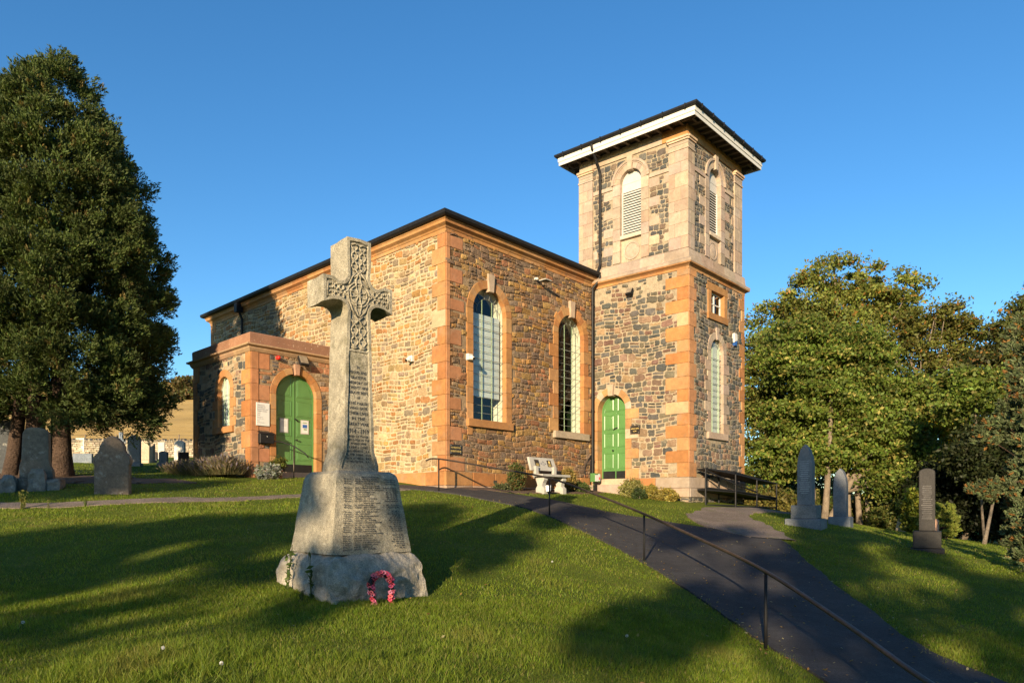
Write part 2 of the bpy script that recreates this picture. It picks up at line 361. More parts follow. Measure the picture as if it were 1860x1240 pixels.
def rubble(mb, place, u0,u1,z0,z1, forbid, pal, seed, ch=(.16,.32), aspect=(1.0,2.4), joint=.022, proud=.016, rough=.013, split=.45, render=0.0, renderfn=None):
    r=random.Random(seed); ph=r.uniform(0,9); boxes=[(min(p[0] for p in q),max(p[0] for p in q),min(p[1] for p in q),max(p[1] for p in q),q) for q in forbid]
    def warp(u,z):
        return u+.035*math.sin(2.1*z+ph+1.3*u), z+.05*math.sin(1.4*u+ph)+.03*math.sin(3.7*u+1.9*z+ph)
    def stone(a,b,c,d):
        j=joint*r.uniform(.6,1.6)/2; a+=j;b-=j;c+=j;d-=j
        w,h=b-a,d-c
        if w<.03 or h<.025: return
        k=min(w,h)
        c4=[r.uniform(.05,.30)*k for _ in range(4)]
        P=[]
        def side(p,q,n):
            for i in range(n):
                t=(i+.5+r.uniform(-.2,.2))/n; e=r.uniform(-1,1)*min(rough,k*.14)
                dx,dy=q[0]-p[0],q[1]-p[1]; L=math.hypot(dx,dy) or 1
                P.append((p[0]+dx*t-dy/L*e,p[1]+dy*t+dx/L*e))
        nu=2 if w>.16 else 1; nv=2 if h>.2 else 1
        P.append((a+c4[0],c)); side((a+c4[0],c),(b-c4[1],c),nu); P.append((b-c4[1],c)); P.append((b,c+c4[1]*r.uniform(.5,1.2)))
        side((b,c+c4[1]),(b,d-c4[2]),nv); P.append((b,d-c4[2])); P.append((b-c4[2]*r.uniform(.5,1.2),d)); side((b-c4[2],d),(a+c4[3],d),nu)
        P.append((a+c4[3],d)); P.append((a,d-c4[3]*r.uniform(.5,1.2))); side((a,d-c4[3]),(a,c+c4[0]),nv); P.append((a,c+c4[0]))
        A0=area(P); Q=[]
        for u,z in P:
            u,z=warp(u,z); u=min(max(u,u0+.006),u1-.006); z=min(max(z,z0+.006),z1-.006)
            for (b0,b1,b2,b3,poly) in boxes:
                if b0<=u<=b1 and b2<=z<=b3 and inpoly((u,z),poly): u,z=nearest((u,z),poly)
            Q.append((u,z))
        if not .45*A0<area(Q)<1.3*A0 or area(Q)<.0016: return
        qw=max(q[0] for q in Q)-min(q[0] for q in Q); qh=max(q[1] for q in Q)-min(q[1] for q in Q)
        if area(Q)<.5*qw*qh or min(qw,qh)<.03: return
        if max(abs(q[0]-p[0])+abs(q[1]-p[1]) for q,p in zip(Q,P))>max(.22,.6*(w+h)): return
        gm=(sum(p[0] for p in Q)/len(Q),sum(p[1] for p in Q)/len(Q))
        if any(inpoly(gm,bx[4]) for bx in boxes): return
        if renderfn and r.random()<renderfn(a,c): return
        n=len(Q); mu=sum(p[0] for p in Q)/n; mz=sum(p[1] for p in Q)/n
        pr=proud*r.uniform(.35,1.35); col=jit(r.choice(pal),.20,r)
        vs=[place(u,z,-.004) for u,z in Q]
        ins=min(.016,k*.12)
        for u,z in Q:
            L=math.hypot(mu-u,mz-z) or 1
            vs.append(place(u+(mu-u)/L*ins,z+(mz-z)/L*ins,pr*r.uniform(.7,1.25)))
        for u,z in Q: vs.append(place(mu+(u-mu)*.45+r.uniform(-.01,.01),mz+(z-mz)*.45+r.uniform(-.01,.01),pr*r.uniform(.9,1.7)))
        fs=[]
        for i in range(n):
            q=(i+1)%n; fs.append((i,q,n+q,n+i)); fs.append((n+i,n+q,2*n+q,2*n+i))
        fs.append(tuple(2*n+i for i in range(n))); mb.add(vs,fs,col)
    z=z0
    while z<z1-.02:
        h=r.uniform(*ch)
        if z+h>z1-.1: h=z1-z
        u=u0-r.uniform(0,.3)
        while u<u1:
            w=h*r.uniform(*aspect)
            if h>.19 and r.random()<split:
                rows=2 if (h<.27 or r.random()<.6) else 3; zz=z
                for k in range(rows):
                    hh=(z+h-zz)/(rows-k)*(r.uniform(.75,1.25) if k<rows-1 else 1)
                    if w>.3 and r.random()<.65:
                        m=u+w*r.uniform(.32,.68); stone(u,m,zz,zz+hh); stone(m,u+w,zz,zz+hh)
                    else: stone(u,u+w,zz,zz+hh)
                    zz+=hh
            else: stone(u,u+w,z,z+h)
            u+=w
        z+=h
def rect(a,b,c,d): return [(a,c),(b,c),(b,d),(a,d)]
def arch_poly(cu,half,z0,zs,n=18,rz=None):
    rz=rz or half
    return [(cu-half,z0),(cu+half,z0)]+[(cu+half*math.cos(math.pi*i/n),zs+rz*math.sin(math.pi*i/n)) for i in range(n+1)]
def arch_surround(cu, half, z0, zs, w, place, pal, d0=-.2, d1=.03, alt=0.0, nvs=11, bh=.42, key=None, T=ident, seed=1, hood=False, step=0.0, keycol=None):
    """dressed stones round an arched opening; returns (mesh builder, keystone builder, outlines the rubble keeps clear of)"""
    r=random.Random(seed); mb=MB(T); kb=MB(T); g=.003; forb=[]
    zz=z0; i=0; nb=max(2,round((zs-z0)/bh))
    hs=[(zs-z0)/nb]*nb
    for i in range(nb):
        ww=w+(alt if i%2==0 else 0)
        for sgn in (-1,1):
            a,b=cu+sgn*half,cu+sgn*(half+ww)
            if a>b:a,b=b,a
            mb.prism(rect(a,b,zz+g,zz+hs[i]-g),place,d0,d1+r.uniform(-.004,.004),jit(r.choice(pal),.1,r),.008)
            if ww>w: forb.append(rect(a-.008,b+.008,zz-.005,zz+hs[i]+.005))
        zz+=hs[i]
    for k in range(nvs):
        a0=math.pi*k/nvs; a1=math.pi*(k+1)/nvs
        if key and abs((a0+a1)/2-math.pi/2)<.01: continue
        ww=w+(step if (k%2==0 and 0<k<nvs-1) else 0)
        pts=[]; m=3
        for j in range(m+1): q=a0+(a1-a0)*j/m; pts.append((cu+half*math.cos(q),zs+half*math.sin(q)))
        for j in range(m,-1,-1): q=a0+(a1-a0)*j/m; pts.append((cu+(half+ww)*math.cos(q),zs+(half+ww)*math.sin(q)))
        c=(sum(p[0] for p in pts)/len(pts),sum(p[1] for p in pts)/len(pts))
        pts=[(c[0]+(p[0]-c[0])*.992,c[1]+(p[1]-c[1])*.992) for p in pts]
        mb.prism(pts,place,d0,d1+r.uniform(-.004,.004),jit(r.choice(pal),.1,r),.008)
    if hood:
        n=22; ri,ro=half+w-.10,half+w+.02
        for k in range(n):
            a0=math.pi*k/n; a1=math.pi*(k+1)/n
            if abs((a0+a1)/2-math.pi/2)<.16: continue
            for (r0,r1,dd) in ((ri,ro,.055),(ri+.05,ro+.02,.085)):
                q=[(cu+r0*math.cos(a0),zs+r0*math.sin(a0)),(cu+r1*math.cos(a0),zs+r1*math.sin(a0)),(cu+r1*math.cos(a1),zs+r1*math.sin(a1)),(cu+r0*math.cos(a1),zs+r0*math.sin(a1))]
                mb.prism(q,place,d1-.01,dd,jit(pal[0],.05,r),.006)
    if key:
        kw,drop,rise=key
        kb.prism([(cu-kw*.72,zs+half-drop),(cu+kw*.72,zs+half-drop),(cu+kw,zs+half+w+rise),(cu-kw,zs+half+w+rise)],place,d0+.03,d1+.07,keycol or jit(CR[3],.05,r),.012)
        forb.append(rect(cu-kw-.01,cu+kw+.01,zs+half-.1,zs+half+w+rise+.01))
    forb.append(arch_poly(cu,half+w+.006,z0-.01,zs))
    return mb,kb,forb
def window_fill(parent, cu, half, z0, zs, place, T, d=-.14, depth=.45, cols=(.30,.30), blind=None, nh=17, dark_back=True, small_arch=True, bd=.22):
    """pane, leading, and the recess behind it, as children of the window"""
    g=MB(T); g.sheet(arch_poly(cu,half,z0,zs),[],place,d); g.build('glass',M['glass'],parent)
    b=MB(T); lw=.011
    zt=zs+half
    def top(u): 
        q=1-((u-cu)/half)**2; return zs+half*math.sqrt(max(q,0))
    dd=d+.012
    for k in range(1,nh):
        z=z0+(zs-z0)*k/(nh-3)
        if z>=zs: break
        t=.02 if k%4==0 else lw
        b.prism(rect(cu-half,cu+half,z-t/2,z+t/2),place,dd-.008,dd+.008)
    n=10
    for rr in ((half*.62,) if small_arch else ()):
        for k in range(n):
            a0,a1=math.pi*k/n,math.pi*(k+1)/n
            q=[(cu+(rr-lw/2)*math.cos(a0),zs+(rr-lw/2)*math.sin(a0)),(cu+(rr+lw/2)*math.cos(a0),zs+(rr+lw/2)*math.sin(a0)),(cu+(rr+lw/2)*math.cos(a1),zs+(rr+lw/2)*math.sin(a1)),(cu+(rr-lw/2)*math.cos(a1),zs+(rr-lw/2)*math.sin(a1))]
            b.prism(q,place,dd-.006,dd+.006)
        for k in range(1,7):
            q=math.pi*k/7; c,s=math.cos(q),math.sin(q); px,pz=-s*lw/2,c*lw/2
            b.prism([(cu+rr*c+px,zs+rr*s+pz),(cu+rr*c-px,zs+rr*s-pz),(cu+half*c-px,zs+half*s-pz),(cu+half*c+px,zs+half*s+pz)],place,dd-.006,dd+.006)
    b.build('leading',M['lead'],parent)
    gb=MB(T)
    for k in cols:
        for s in (-1,1):
            u=cu+s*half*k
            gb.prism(rect(u-.011,u+.011,z0,top(u) if not small_arch else min(top(u),zs+math.sqrt(max(0,(half*.62)**2-(u-cu)**2)))),place,dd-.004,dd+.014)
    gb.build('glazing_bar',M['leadg'],parent)
    rc=MB(T); P=arch_poly(cu,half,z0,zs); n=len(P)
    vs=[place(u,z,d-.01) for u,z in P]+[place(u,z,d-depth) for u,z in P]
    rc.add(vs,[(i,(i+1)%n,n+(i+1)%n,n+i) for i in range(n)]); rc.build('window_recess',M['plaster'],parent)
    bk=MB(T); bk.prism(rect(cu-half-.6,cu+half+.6,z0-.3,zt+.3),place,d-depth-1.3,d-depth-1.25); bk.build('room_shade_sheet',M['dark'],parent)  # dark sheet paints the shade of the unlit room
    if blind:
        bl=MB(T); za,zb,ua,ub=blind
        pts=[(cu+half*ua,za),(cu+half*ub,za)]
        m=12
        for k in range(m+1):
            u=cu+half*(ub+(ua-ub)*k/m); pts.append((u,min(zb,top(u)-.02)))
        bl.prism(pts,place,d-bd,d-bd+.01); bl.build('blind',M['blind'],parent)

# ------------------------------------------------------------------ church
CH=(-2.0,21.0); TH=R(43.0)
church=empty('church',(CH[0],CH[1],0),math.pi/2-TH,'rubble and red sandstone church with square belfry tower, side porch and green doors','church')
_dR=(math.sin(TH),math.cos(TH)); _dL=(-math.cos(TH),math.sin(TH))
def wld(x,y,z): return (CH[0]+x*_dR[0]+y*_dL[0],CH[1]+x*_dR[1]+y*_dL[1],z)
def FS(y): return lambda u,z,d:(u,y-d,z)
def FW(x): return lambda u,z,d:(x-d,u,z)
SH=.06; TX,TY=7.71,-3.88
def TT(x,y,z): return (x-SH*(y-TY),y,z)
HX=19.4; HY2=16.25; HZ=8.62; BZ=-.8
# --- hall walls
c1,c2=1.87,6.09; wh=.75; wsill=2.72; wspr=6.19
hw=MB()
s1,k1,f1=arch_surround(c1,wh,wsill,wspr,.27,FS(0),OR,-.16,.035,alt=.0,nvs=13,bh=.5,key=(.15,.10,.20),seed=11,step=0)
s2,k2,f2=arch_surround(c2,wh,wsill-.05,wspr,.28,FS(0),OR,-.16,.035,alt=.22,nvs=13,bh=.43,key=(.15,.08,.24),seed=12,step=.09)
sill1=rect(c1-wh-.30,c1+wh+.30,wsill-.24,wsill); sill2=rect(c2-wh-.30,c2+wh+.28,wsill-.30,wsill-.05)
# corner quoins on both faces
quo=MB(); fq_s=[];fq_w=[]
z=1.04;i=0;rq=random.Random(5)
while z<8.3:
    h=rq.uniform(.40,.55); h=min(h,8.36-z)
    if h<.1: break
    la=.30 if i%2 else .62; lb=.62 if i%2 else .36
    col=jit(rq.choice(OR),.12,rq)
    if i==9: col=(.43,.30,.18)
    quo.prism(rect(0,lb,z+.003,z+h-.003),FW(0),-.3,.03,col,.008); fq_w.append(rect(-.02,lb+.008,z-.004,z+h+.004))
    quo.prism(rect(.0,.15,z+.003,z+h-.003),FS(0),-.3,.028,jit((.37,.175,.08),.1,rq),.008); fq_s.append(rect(-.02,.16,z-.004,z+h+.004))
    if i%2==0:
        wq=rq.uniform(.45,.62); quo.prism(rect(.165,.165+wq,z+.02,z+h*rq.uniform(.8,1)-.01),FS(0),-.02,.02,jit((.33,.15,.07),.1,rq),.02); fq_s.append(rect(.15,.18+wq,z+.005,z+h))
    z+=h;i+=1
quo.build('quoins',M['dressed'],church); quo=MB()
z=5.2;i=0
while z<8.3:
    h=.45; h=min(h,8.36-z)
    if h<.1: break
    lb=.25 if i%2 else .5
    quo.prism(rect(HY2-lb,HY2,z+.003,z+h-.003),FW(0),-.3,.03,jit(rq.choice(OR),.1,rq),.008); fq_w.append(rect(HY2-lb-.008,HY2+.02,z,z+h)); z+=h;i+=1
XE=8.2
fb=[arch_poly(c,wh+.012,wsill-.02,wspr) for c in (c1,c2)]
hw.sheet(rect(0.002,XE,BZ,8.4),fb,FS(0),0,MORT_S)
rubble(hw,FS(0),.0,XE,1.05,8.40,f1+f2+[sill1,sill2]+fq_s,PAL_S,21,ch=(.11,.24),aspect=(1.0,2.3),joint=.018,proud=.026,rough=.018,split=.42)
hw.sheet(rect(0.002,HY2,BZ,8.4),[],FW(0),0,MORT_W)
niche=arch_poly(11.0,.62,5.0,5.55)
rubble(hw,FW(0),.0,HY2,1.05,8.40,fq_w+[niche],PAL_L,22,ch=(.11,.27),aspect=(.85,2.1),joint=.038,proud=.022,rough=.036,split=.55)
hw.box(0,HX,HY2-.02,HY2,BZ,8.4,MORT_W); hw.box(HX-.02,HX,0,HY2-.03,BZ,8.4,MORT_W); hw.box(11.6,HX-.03,0,.02,BZ,8.4,MORT_W)
hw.build('hall_wall',M['rubble'],church)
quo.build('quoins',M['dressed'],church)
# blind arch on the hall wall behind the porch roof
nb=MB(); rr=random.Random(3)
for k in range(7):
    a0,a1=math.pi*k/7,math.pi*(k+1)/7; ro,ri=(.62,.02)
    pts=[(11+ri*math.cos(a0),5.55+ri*math.sin(a0)),(11+ro*math.cos(a0),5.55+ro*math.sin(a0)),(11+ro*math.cos((a0+a1)/2),5.55+ro*math.sin((a0+a1)/2)),(11+ro*math.cos(a1),5.55+ro*math.sin(a1)),(11+ri*math.cos(a1),5.55+ri*math.sin(a1))]
    nb.prism(pts,FW(0),-.02,.03 if k!=3 else .05,jit((.42,.2,.12) if k!=3 else CR[0],.06,rr),.008)
nb.build('blind_arch',M['dressed'],church)
# plinth
pl=MB(); rp=random.Random(9); u=0.0
while u<8.0:
    w=rp.uniform(.8,1.4); w=min(w,8.1-u)
    col=jit(OR[rp.randrange(3)],.12,rp)
    pl.prism(rect(u+.003-(.05 if u==0 else 0),u+w-.003,.62,1.04),FS(0),-.05,.055,col,.02)
    pl.prism(rect(u+.003-(.06 if u==0 else 0),u+w-.003,-.3,.615),FS(0),-.05,.075,jit((.36,.25,.17),.25,rp),.03); u+=w
u=0.0
while u<HY2:
    w=rp.uniform(.8,1.5); w=min(w,HY2+.06-u)
    pl.prism(rect(u+.003,u+w-.003,.62,1.04),FW(0),-.05,.055,jit(OR[rp.randrange(4)],.12,rp),.02)
    pl.prism(rect(u+.003,u+w-.003,-.3,.615),FW(0),-.05,.075,jit((.36,.25,.17),.25,rp),.03); u+=w
pl.box(2.0,2.16,-.058,-.05,.70,.82,(.05,.045,.04))
pl.build('hall_plinth',M['dressed'],church)
def sweep(mb, profile, plan, colf, seg=1.1):
    """a moulding along plan(o) = list of plan corners for an outward offset o"""
    for (o0,za),(o1,zb) in zip(profile[:-1],profile[1:]):
        A,B=plan(o0),plan(o1)
        for i in range(len(A)-1):
            L=math.hypot(A[i+1][0]-A[i][0],A[i+1][1]-A[i][1]); n=max(1,int(L/seg))
            for k in range(n):
                t0,t1=k/n,(k+1)/n
                L3=lambda P,t,zz:(P[i][0]+(P[i+1][0]-P[i][0])*t,P[i][1]+(P[i+1][1]-P[i][1])*t,zz)
                mb.add([L3(A,t0,za),L3(A,t1,za),L3(B,t1,zb),L3(B,t0,zb)],[(0,1,2,3)],colf(i,k))
def hplan(o): return [(HX+o,-o),(-o,-o),(-o,HY2+o),(HX+o,HY2+o),(HX+o,-o)]
_cc={}
def ccol(pal,seed):
    def f(i,k):
        if (seed,i,k) not in _cc: _cc[(seed,i,k)]=jit(random.Random(seed*977+i*131+k).choice(pal),.08,random.Random(seed+i*31+k*7))
        return _cc[(seed,i,k)]
    return f
cn=MB(); sweep(cn,[(0.0,8.28),(.035,8.28),(.035,8.38),(.06,8.40),(.08,8.44),(.18,8.50),(.19,8.57),(.22,8.60),(.22,8.64),(0,8.64)],hplan,ccol(OR,1)); cn.build('eaves_cornice',M['dressed'],church)
gt=MB(); sweep(gt,[(.20,8.63),(.31,8.635),(.36,8.68),(.37,8.78),(.34,8.78),(.30,8.70),(.2,8.69)],hplan,lambda i,k:(.02,.02,.02),9)
gt.build('hall_gutter',M['black'],church)
rf=MB(); o=.34; zr=8.79; rh=2.3; a=8.0
P=[(-o,-o,zr),(HX+o,-o,zr),(HX+o,HY2+o,zr),(-o,HY2+o,zr),(a,8.1,zr+rh),(HX-a,8.1,zr+rh)]
rf.add(P,[(0,1,5,4),(1,2,5),(2,3,4,5),(3,0,4)]); rf.add([(-o,-o,zr-.03),(HX+o,-o,zr-.03),(HX+o,HY2+o,zr-.03),(-o,HY2+o,zr-.03),(-o,-o,zr),(HX+o,-o,zr),(HX+o,HY2+o,zr),(-o,HY2+o,zr)],[(0,1,5,4),(1,2,6,5),(2,3,7,6),(3,0,4,7),(0,3,2,1)])
rf.build('hall_roof',M['slate'],church)
for (c,sb,kb,dz,pal,seed) in ((c1,s1,k1,0,OR,31),(c2,s2,k2,.05,CR,32)):
    w=sb.build('arched_window',M['dressed'],church)
    kb.build('keystone',M['dressed'],w)
    sl=MB(); sl.prism(rect(c-wh-.28,c+wh+(.28 if c<4 else .26),wsill-dz-.24,wsill-dz),FS(0),-.17,.12,jit(pal[0],.05),.015)
    if c<4:
        for q in (c-wh-.14,c+wh+.14): sl.prism(rect(q-.11,q+.11,wsill-.5,wsill-.245),FS(0),-.02,.04,jit(OR[1],.05),.01)
    sl.build('sill',M['dressed'],w)
    window_fill(w,c,wh,wsill-dz,wspr,FS(0),ident,blind=((3.50,6.15,-.98,.86) if c<4 else None),bd=.06)
# --- downpipes of the hall
dp=MB(); x=7.28
dp.tube([(x+.12,-.36,8.66),(x+.12,-.36,8.5),(x,-.12,8.2),(x,-.11,7.9),(x,-.11,1.0)],.05,10,(.02,.02,.02))
for z in (7.6,5.6,3.6,1.7): dp.tube([(x,-.11,z-.03),(x,-.11,z+.03)],.066,10)
dp.build('downpipe',M['black'],church)
dp=MB(); y=13.0
dp.box(-.40,-.12,y-.12,y+.12,8.25,8.62); dp.tube([(-.26,y,8.3),(-.10,y,8.0),(-.10,y,5.3)],.05,8); dp.build('downpipe',M['black'],church)

# --- tower
twS,twW=FS(TY),FW(TX); TXE,TYE=12.08,.62
tw=MB(TT)
dcy,dh,dz0,dzs=-.80,.60,1.0,3.55
ds,dk,dforb=arch_surround(dcy,dh,dz0,dzs,.25,twW,[OR[3],OR[4],OR[1],CR[3]],-.36,.03,alt=.30,nvs=9,bh=.36,key=(.13,.06,.12),T=TT,seed=41)
scx,sh,ssill,sspr=9.80,.48,2.66,5.62
ss,sk,sforb=arch_surround(scx,sh,ssill,sspr,.26,twS,CR,-.13,.03,alt=.20,nvs=9,bh=.37,T=TT,seed=42,step=.0)
sforb.append(rect(scx-.85,scx+.85,ssill-.26,ssill))
q0,q1,qz0,qz1=9.32,10.34,6.98,7.80
sqout=rect(q0-.34,q1+.28,qz0-.24,qz1+.28)
tq=MB(TT); tq2=MB(TT); ftw=[];fts=[]; z=1.0;i=0;rq=random.Random(15)
while z<8.2:
    h=rq.uniform(.38,.5); h=min(h,8.22-z)
    if h<.1: break
    la=.86 if i%2 else .42; lb=.36 if i%2==0 else .18
    col=jit(rq.choice(OR),.12,rq)
    if i in (5,12): col=(.43,.27,.15)
    tq.prism(rect(TY,TY+la,z+.003,z+h-.003),twW,-.3,.028,col,.008); ftw.append(rect(TY-.02,TY+la+.008,z-.004,z+h+.004))
    tq.prism(rect(TX,TX+.16+lb,z+.003,z+h-.003),twS,-.3,.026,jit((.40,.195,.085),.1,rq),.008); fts.append(rect(TX-.02,TX+.168+lb,z-.004,z+h+.004))
    lb=.45 if i%2 else .24
    tq2.prism(rect(TXE-lb,TXE,z+.003,z+h-.003),twS,-.3,.028,jit(rq.choice(OR),.12,rq),.008); fts.append(rect(TXE-lb-.008,TXE+.02,z-.004,z+h+.004))
    z+=h;i+=1
tq.build('tower_quoins',M['dressed'],church); tq2.build('tower_quoins',M['dressed'],church)
tw.sheet(rect(TY+.002,TYE,BZ,8.25),[arch_poly(dcy,dh+.012,dz0-.02,dzs)],twW,0,MORT_T)
tw.sheet(rect(TX+.002,TXE,BZ,6.55),[arch_poly(scx,sh+.012,ssill-.02,sspr)],twS,0,MORT_T); tw.sheet(rect(TX+.002,TXE,6.55,8.25),[rect(q0-.01,q1+.01,qz0-.01,qz1+.01)],twS,0,MORT_T)
tw.box(TXE-.02,TXE,TY,TYE,BZ,8.25,MORT_T)
def rend(u,z): return max(0,min(.6,(z-6.9)*.6))*(1 if u>-3.0 else .3)
rubble(tw,twW,TY,TYE,1.0,8.24,dforb+ftw,PAL_T,51,ch=(.13,.31),aspect=(.9,2.0),joint=.028,proud=.026,rough=.032,split=.42,renderfn=rend)
rubble(tw,twS,TX,TXE,-.6,8.24,sforb+fts+[sqout,rect(TX-.1,TXE+.1,.30,1.0)],PAL_T[:8],52,ch=(.14,.30),aspect=(.75,1.5),joint=.028,proud=.028,rough=.036,split=.25)
rubble(tw,twW,TY,-2.0,-.6,.30,[],PAL_T,53,ch=(.2,.36),aspect=(1,2),joint=.03,proud=.02,rough=.02)
tw.build('tower_wall',M['rubble'],church)
tp=MB(TT); rp=random.Random(19)
for (fn,a,b) in ((twW,TY-.05,-1.55),(twS,TX,TXE+.05)):
    u=a
    while u<b-.05:
        w=min(rp.uniform(.9,1.5),b-u); pal=[OR[0],OR[2],CR[2]] if fn is twW else CR
        tp.prism(rect(u+.003,u+w-.003,.62,.99),fn,-.05,.05,jit(rp.choice(pal),.1,rp),.03)
        tp.prism(rect(u+.003,u+w-.003,.30,.615),fn,-.05,.065,jit(rp.choice(CR),.1,rp),.02); u+=w
tp.build('tower_plinth',M['dressed'],church)
# tower door
td=ds.build('door_surround',M['dressed'],church); dk.build('keystone',M['dressed'],td)
def panel_door(parent, cu, half, z0, zs, place, T, d, rows, kick=.30, name='door'):
    b=MB(T); g=.006
    P=arch_poly(cu,half,z0,zs)
    for s in (-1,1):
        pts=[p for p in P if (p[0]-cu)*s>1e-6]
        if s<0: pts=[(cu-g,zs+half*.9999),*pts[:], (cu-g,z0)] if False else pts
        # half leaf outline
        n=12; leaf=[(cu+s*g,z0+kick),(cu+s*half,z0+kick),(cu+s*half,zs)]+[(cu+s*half*math.cos(math.pi/2*i/n),zs+half*math.sin(math.pi/2*i/n)) for i in range(1,n)]+[(cu+s*g,zs+half)]
        b.prism(leaf,place,d-.05,d)
        for (za,zb) in rows:
            u0,u1=cu+s*(half*.13),cu+s*(half*.86)
            if u0>u1:u0,u1=u1,u0
            def zt(u):
                q=max(0,(half-.09)**2-(u-cu)**2); return min(zb, zs+math.sqrt(q))
            m=8; up=[(u1+(u0-u1)*i/m) for i in range(m+1)]
            def outl(k): return [(u0+k,za+k),(u1-k,za+k)]+[(min(max(u,u0+k),u1-k),zt(u)-k) for u in up]
            A,B,Cc=outl(0),outl(.035),outl(.055); nn=len(A)
            vs=[place(u,z,d+.001) for u,z in A]+[place(u,z,d+.016) for u,z in outl(.008)]+[place(u,z,d-.008+.012) for u,z in B]+[place(u,z,d+.014) for u,z in Cc]
            fs=[]
            for k in range(3):
                for i in range(nn): j=(i+1)%nn; fs.append((k*nn+i,k*nn+j,(k+1)*nn+j,(k+1)*nn+i))
            fs.append(tuple(3*nn+i for i in range(nn))); b.add(vs,fs)
    b.prism(rect(cu-.02,cu+.02,z0+.02,zs+half-.02),place,d-.02,d+.02)
    fr=MB(T)
    n=16
    def ring(k): return [(cu-half+k,z0)]+[(cu-(half-k)*math.cos(math.pi*i/n),zs+(half-k)*math.sin(math.pi*i/n)) for i in range(n+1)]+[(cu+half-k,z0)]
    A,B=ring(0),ring(.045)
    for i in range(len(A)-1): fr.prism([A[i],A[i+1],B[i+1],B[i]],place,d-.04,d+.025)
    door=b.build(name,M['green'],parent)
    fr.build('door_frame',M['green'],door)
    k=MB(T); k.prism(rect(cu-half+.05,cu-.022,z0+.005,z0+kick+.005),place,d-.04,d+.008); k.prism(rect(cu+.022,cu+half-.05,z0+.005,z0+kick+.005),place,d-.04,d+.008); k.build('kick_plate',M['black'],door)
    return door
d=panel_door(church,dcy,dh,dz0,dzs,twW,TT,-.30,((1.38,1.98),(2.20,2.74),(2.86,3.42),(3.56,4.4)))
def knob(parent,place,T,u,z,d):
    b=MB(T); p=place(u,z,d); q=place(u,z,d+.06); b.tube([p,q],.02,8); b.blob(place(u,z,d+.07),(.032,.032,.032)); b.build('door_handle',M['black'],parent)
knob(d,twW,TT,dcy+.10,2.08,-.30)
b=MB(TT)
b.tube([twW(dcy+.10,2.86,-.29),twW(dcy+.02,2.90,-.26),twW(dcy-.08,2.93,-.27)],.022,8); b.build('latch',M['black'],d)
st=MB(TT); st.prism(rect(-1.52,.0,.78,.995),twW,-.45,.16,jit(CR[3],.04),.015); st.prism(rect(-1.62,.06,.30,.775),twW,-.2,.45,jit(CR[2],.04),.02); st.build('doorstep',M['dressed'],church)
# slit window
w=ss.build('slit_window',M['dressed'],church)
k=MB(TT); k.prism([(scx-.06,sspr+sh-.03),(scx+.06,sspr+sh-.03),(scx+.13,sspr+sh+.42),(scx-.13,sspr+sh+.42)],twS,-.1,.055,jit(CR[1],.04),.01); k.build('keystone',M['dressed'],w)
sl=MB(TT); sl.prism(rect(scx-sh-.30,scx+sh+.30,ssill-.24,ssill),twS,-.14,.09,jit(CR[0],.04),.015); sl.build('sill',M['dressed'],w)
window_fill(w,scx,sh,ssill,sspr,twS,TT,d=-.08,depth=.3,cols=(.5,),blind=(2.66,6.0,-.985,.985),bd=.05,nh=16,small_arch=True)
# small sash window
sq=MB(TT)
for r4 in (rect(q0-.34,q1+.28,qz1,qz1+.26),rect(q0-.24,q0,qz0,qz1-.003),rect(q1,q1+.24,qz0,qz1-.003)): sq.prism(r4,twS,-.18,.035,jit(OR[1],.06),.01)
w=sq.build('sash_window',M['dressed'],church)
sl=MB(TT); sl.prism(rect(q0-.28,q1+.26,qz0-.24,qz0-.003),twS,-.18,.07,jit(OR[0],.05),.012); sl.build('sill',M['dressed'],w)
fr=MB(TT); t=.05
for r4 in (rect(q0,q0+t,qz0,qz1),rect(q1-t,q1,qz0,qz1),rect(q0+t,q1-t,qz1-t,qz1),rect(q0+t,q1-t,qz0,qz0+t),rect((q0+q1)/2-.022,(q0+q1)/2+.022,qz0+t,qz1-t),rect(q0+t,q1-t,(qz0+qz1)/2-.02,(qz0+qz1)/2+.02)):
    fr.prism(r4,twS,-.16,-.11 if r4[0][0]<q0+.01 else -.112)
fr.build('sash_frame',M['white'],w)
g=MB(TT); g.sheet(rect(q0,q1,qz0,qz1),[],twS,-.14); g.build('glass',M['glass'],w)
g=MB(TT); g.prism(rect(q0-.3,q1+.3,qz0-.3,qz1+.3),twS,-1.3,-1.25); g.build('room_shade_sheet',M['dark'],w)  # dark sheet painted as the unlit room behind the sash
# string course and weathered base of the belfry
e=.10; UX,UY=TX+e,TY+e; UXE,UYE=TXE-e,TYE+.04
def tplan(o): return [TT(UXE+o,UYE+o,0)[:2],TT(UXE+o,UY-o,0)[:2],TT(UX-o,UY-o,0)[:2],TT(UX-o,UYE+o,0)[:2]]
sc=MB(); sweep(sc,[(.10,8.20),(.13,8.20),(.13,8.28),(.18,8.32),(.26,8.36),(.27,8.40)],tplan,ccol(OR,3),.9); sweep(sc,[(.27,8.405),(.28,8.50),(.15,8.58),(.12,8.90),(.02,8.97)],tplan,ccol(CR,4),.8); sc.build('string_course',M['dressed'],church)
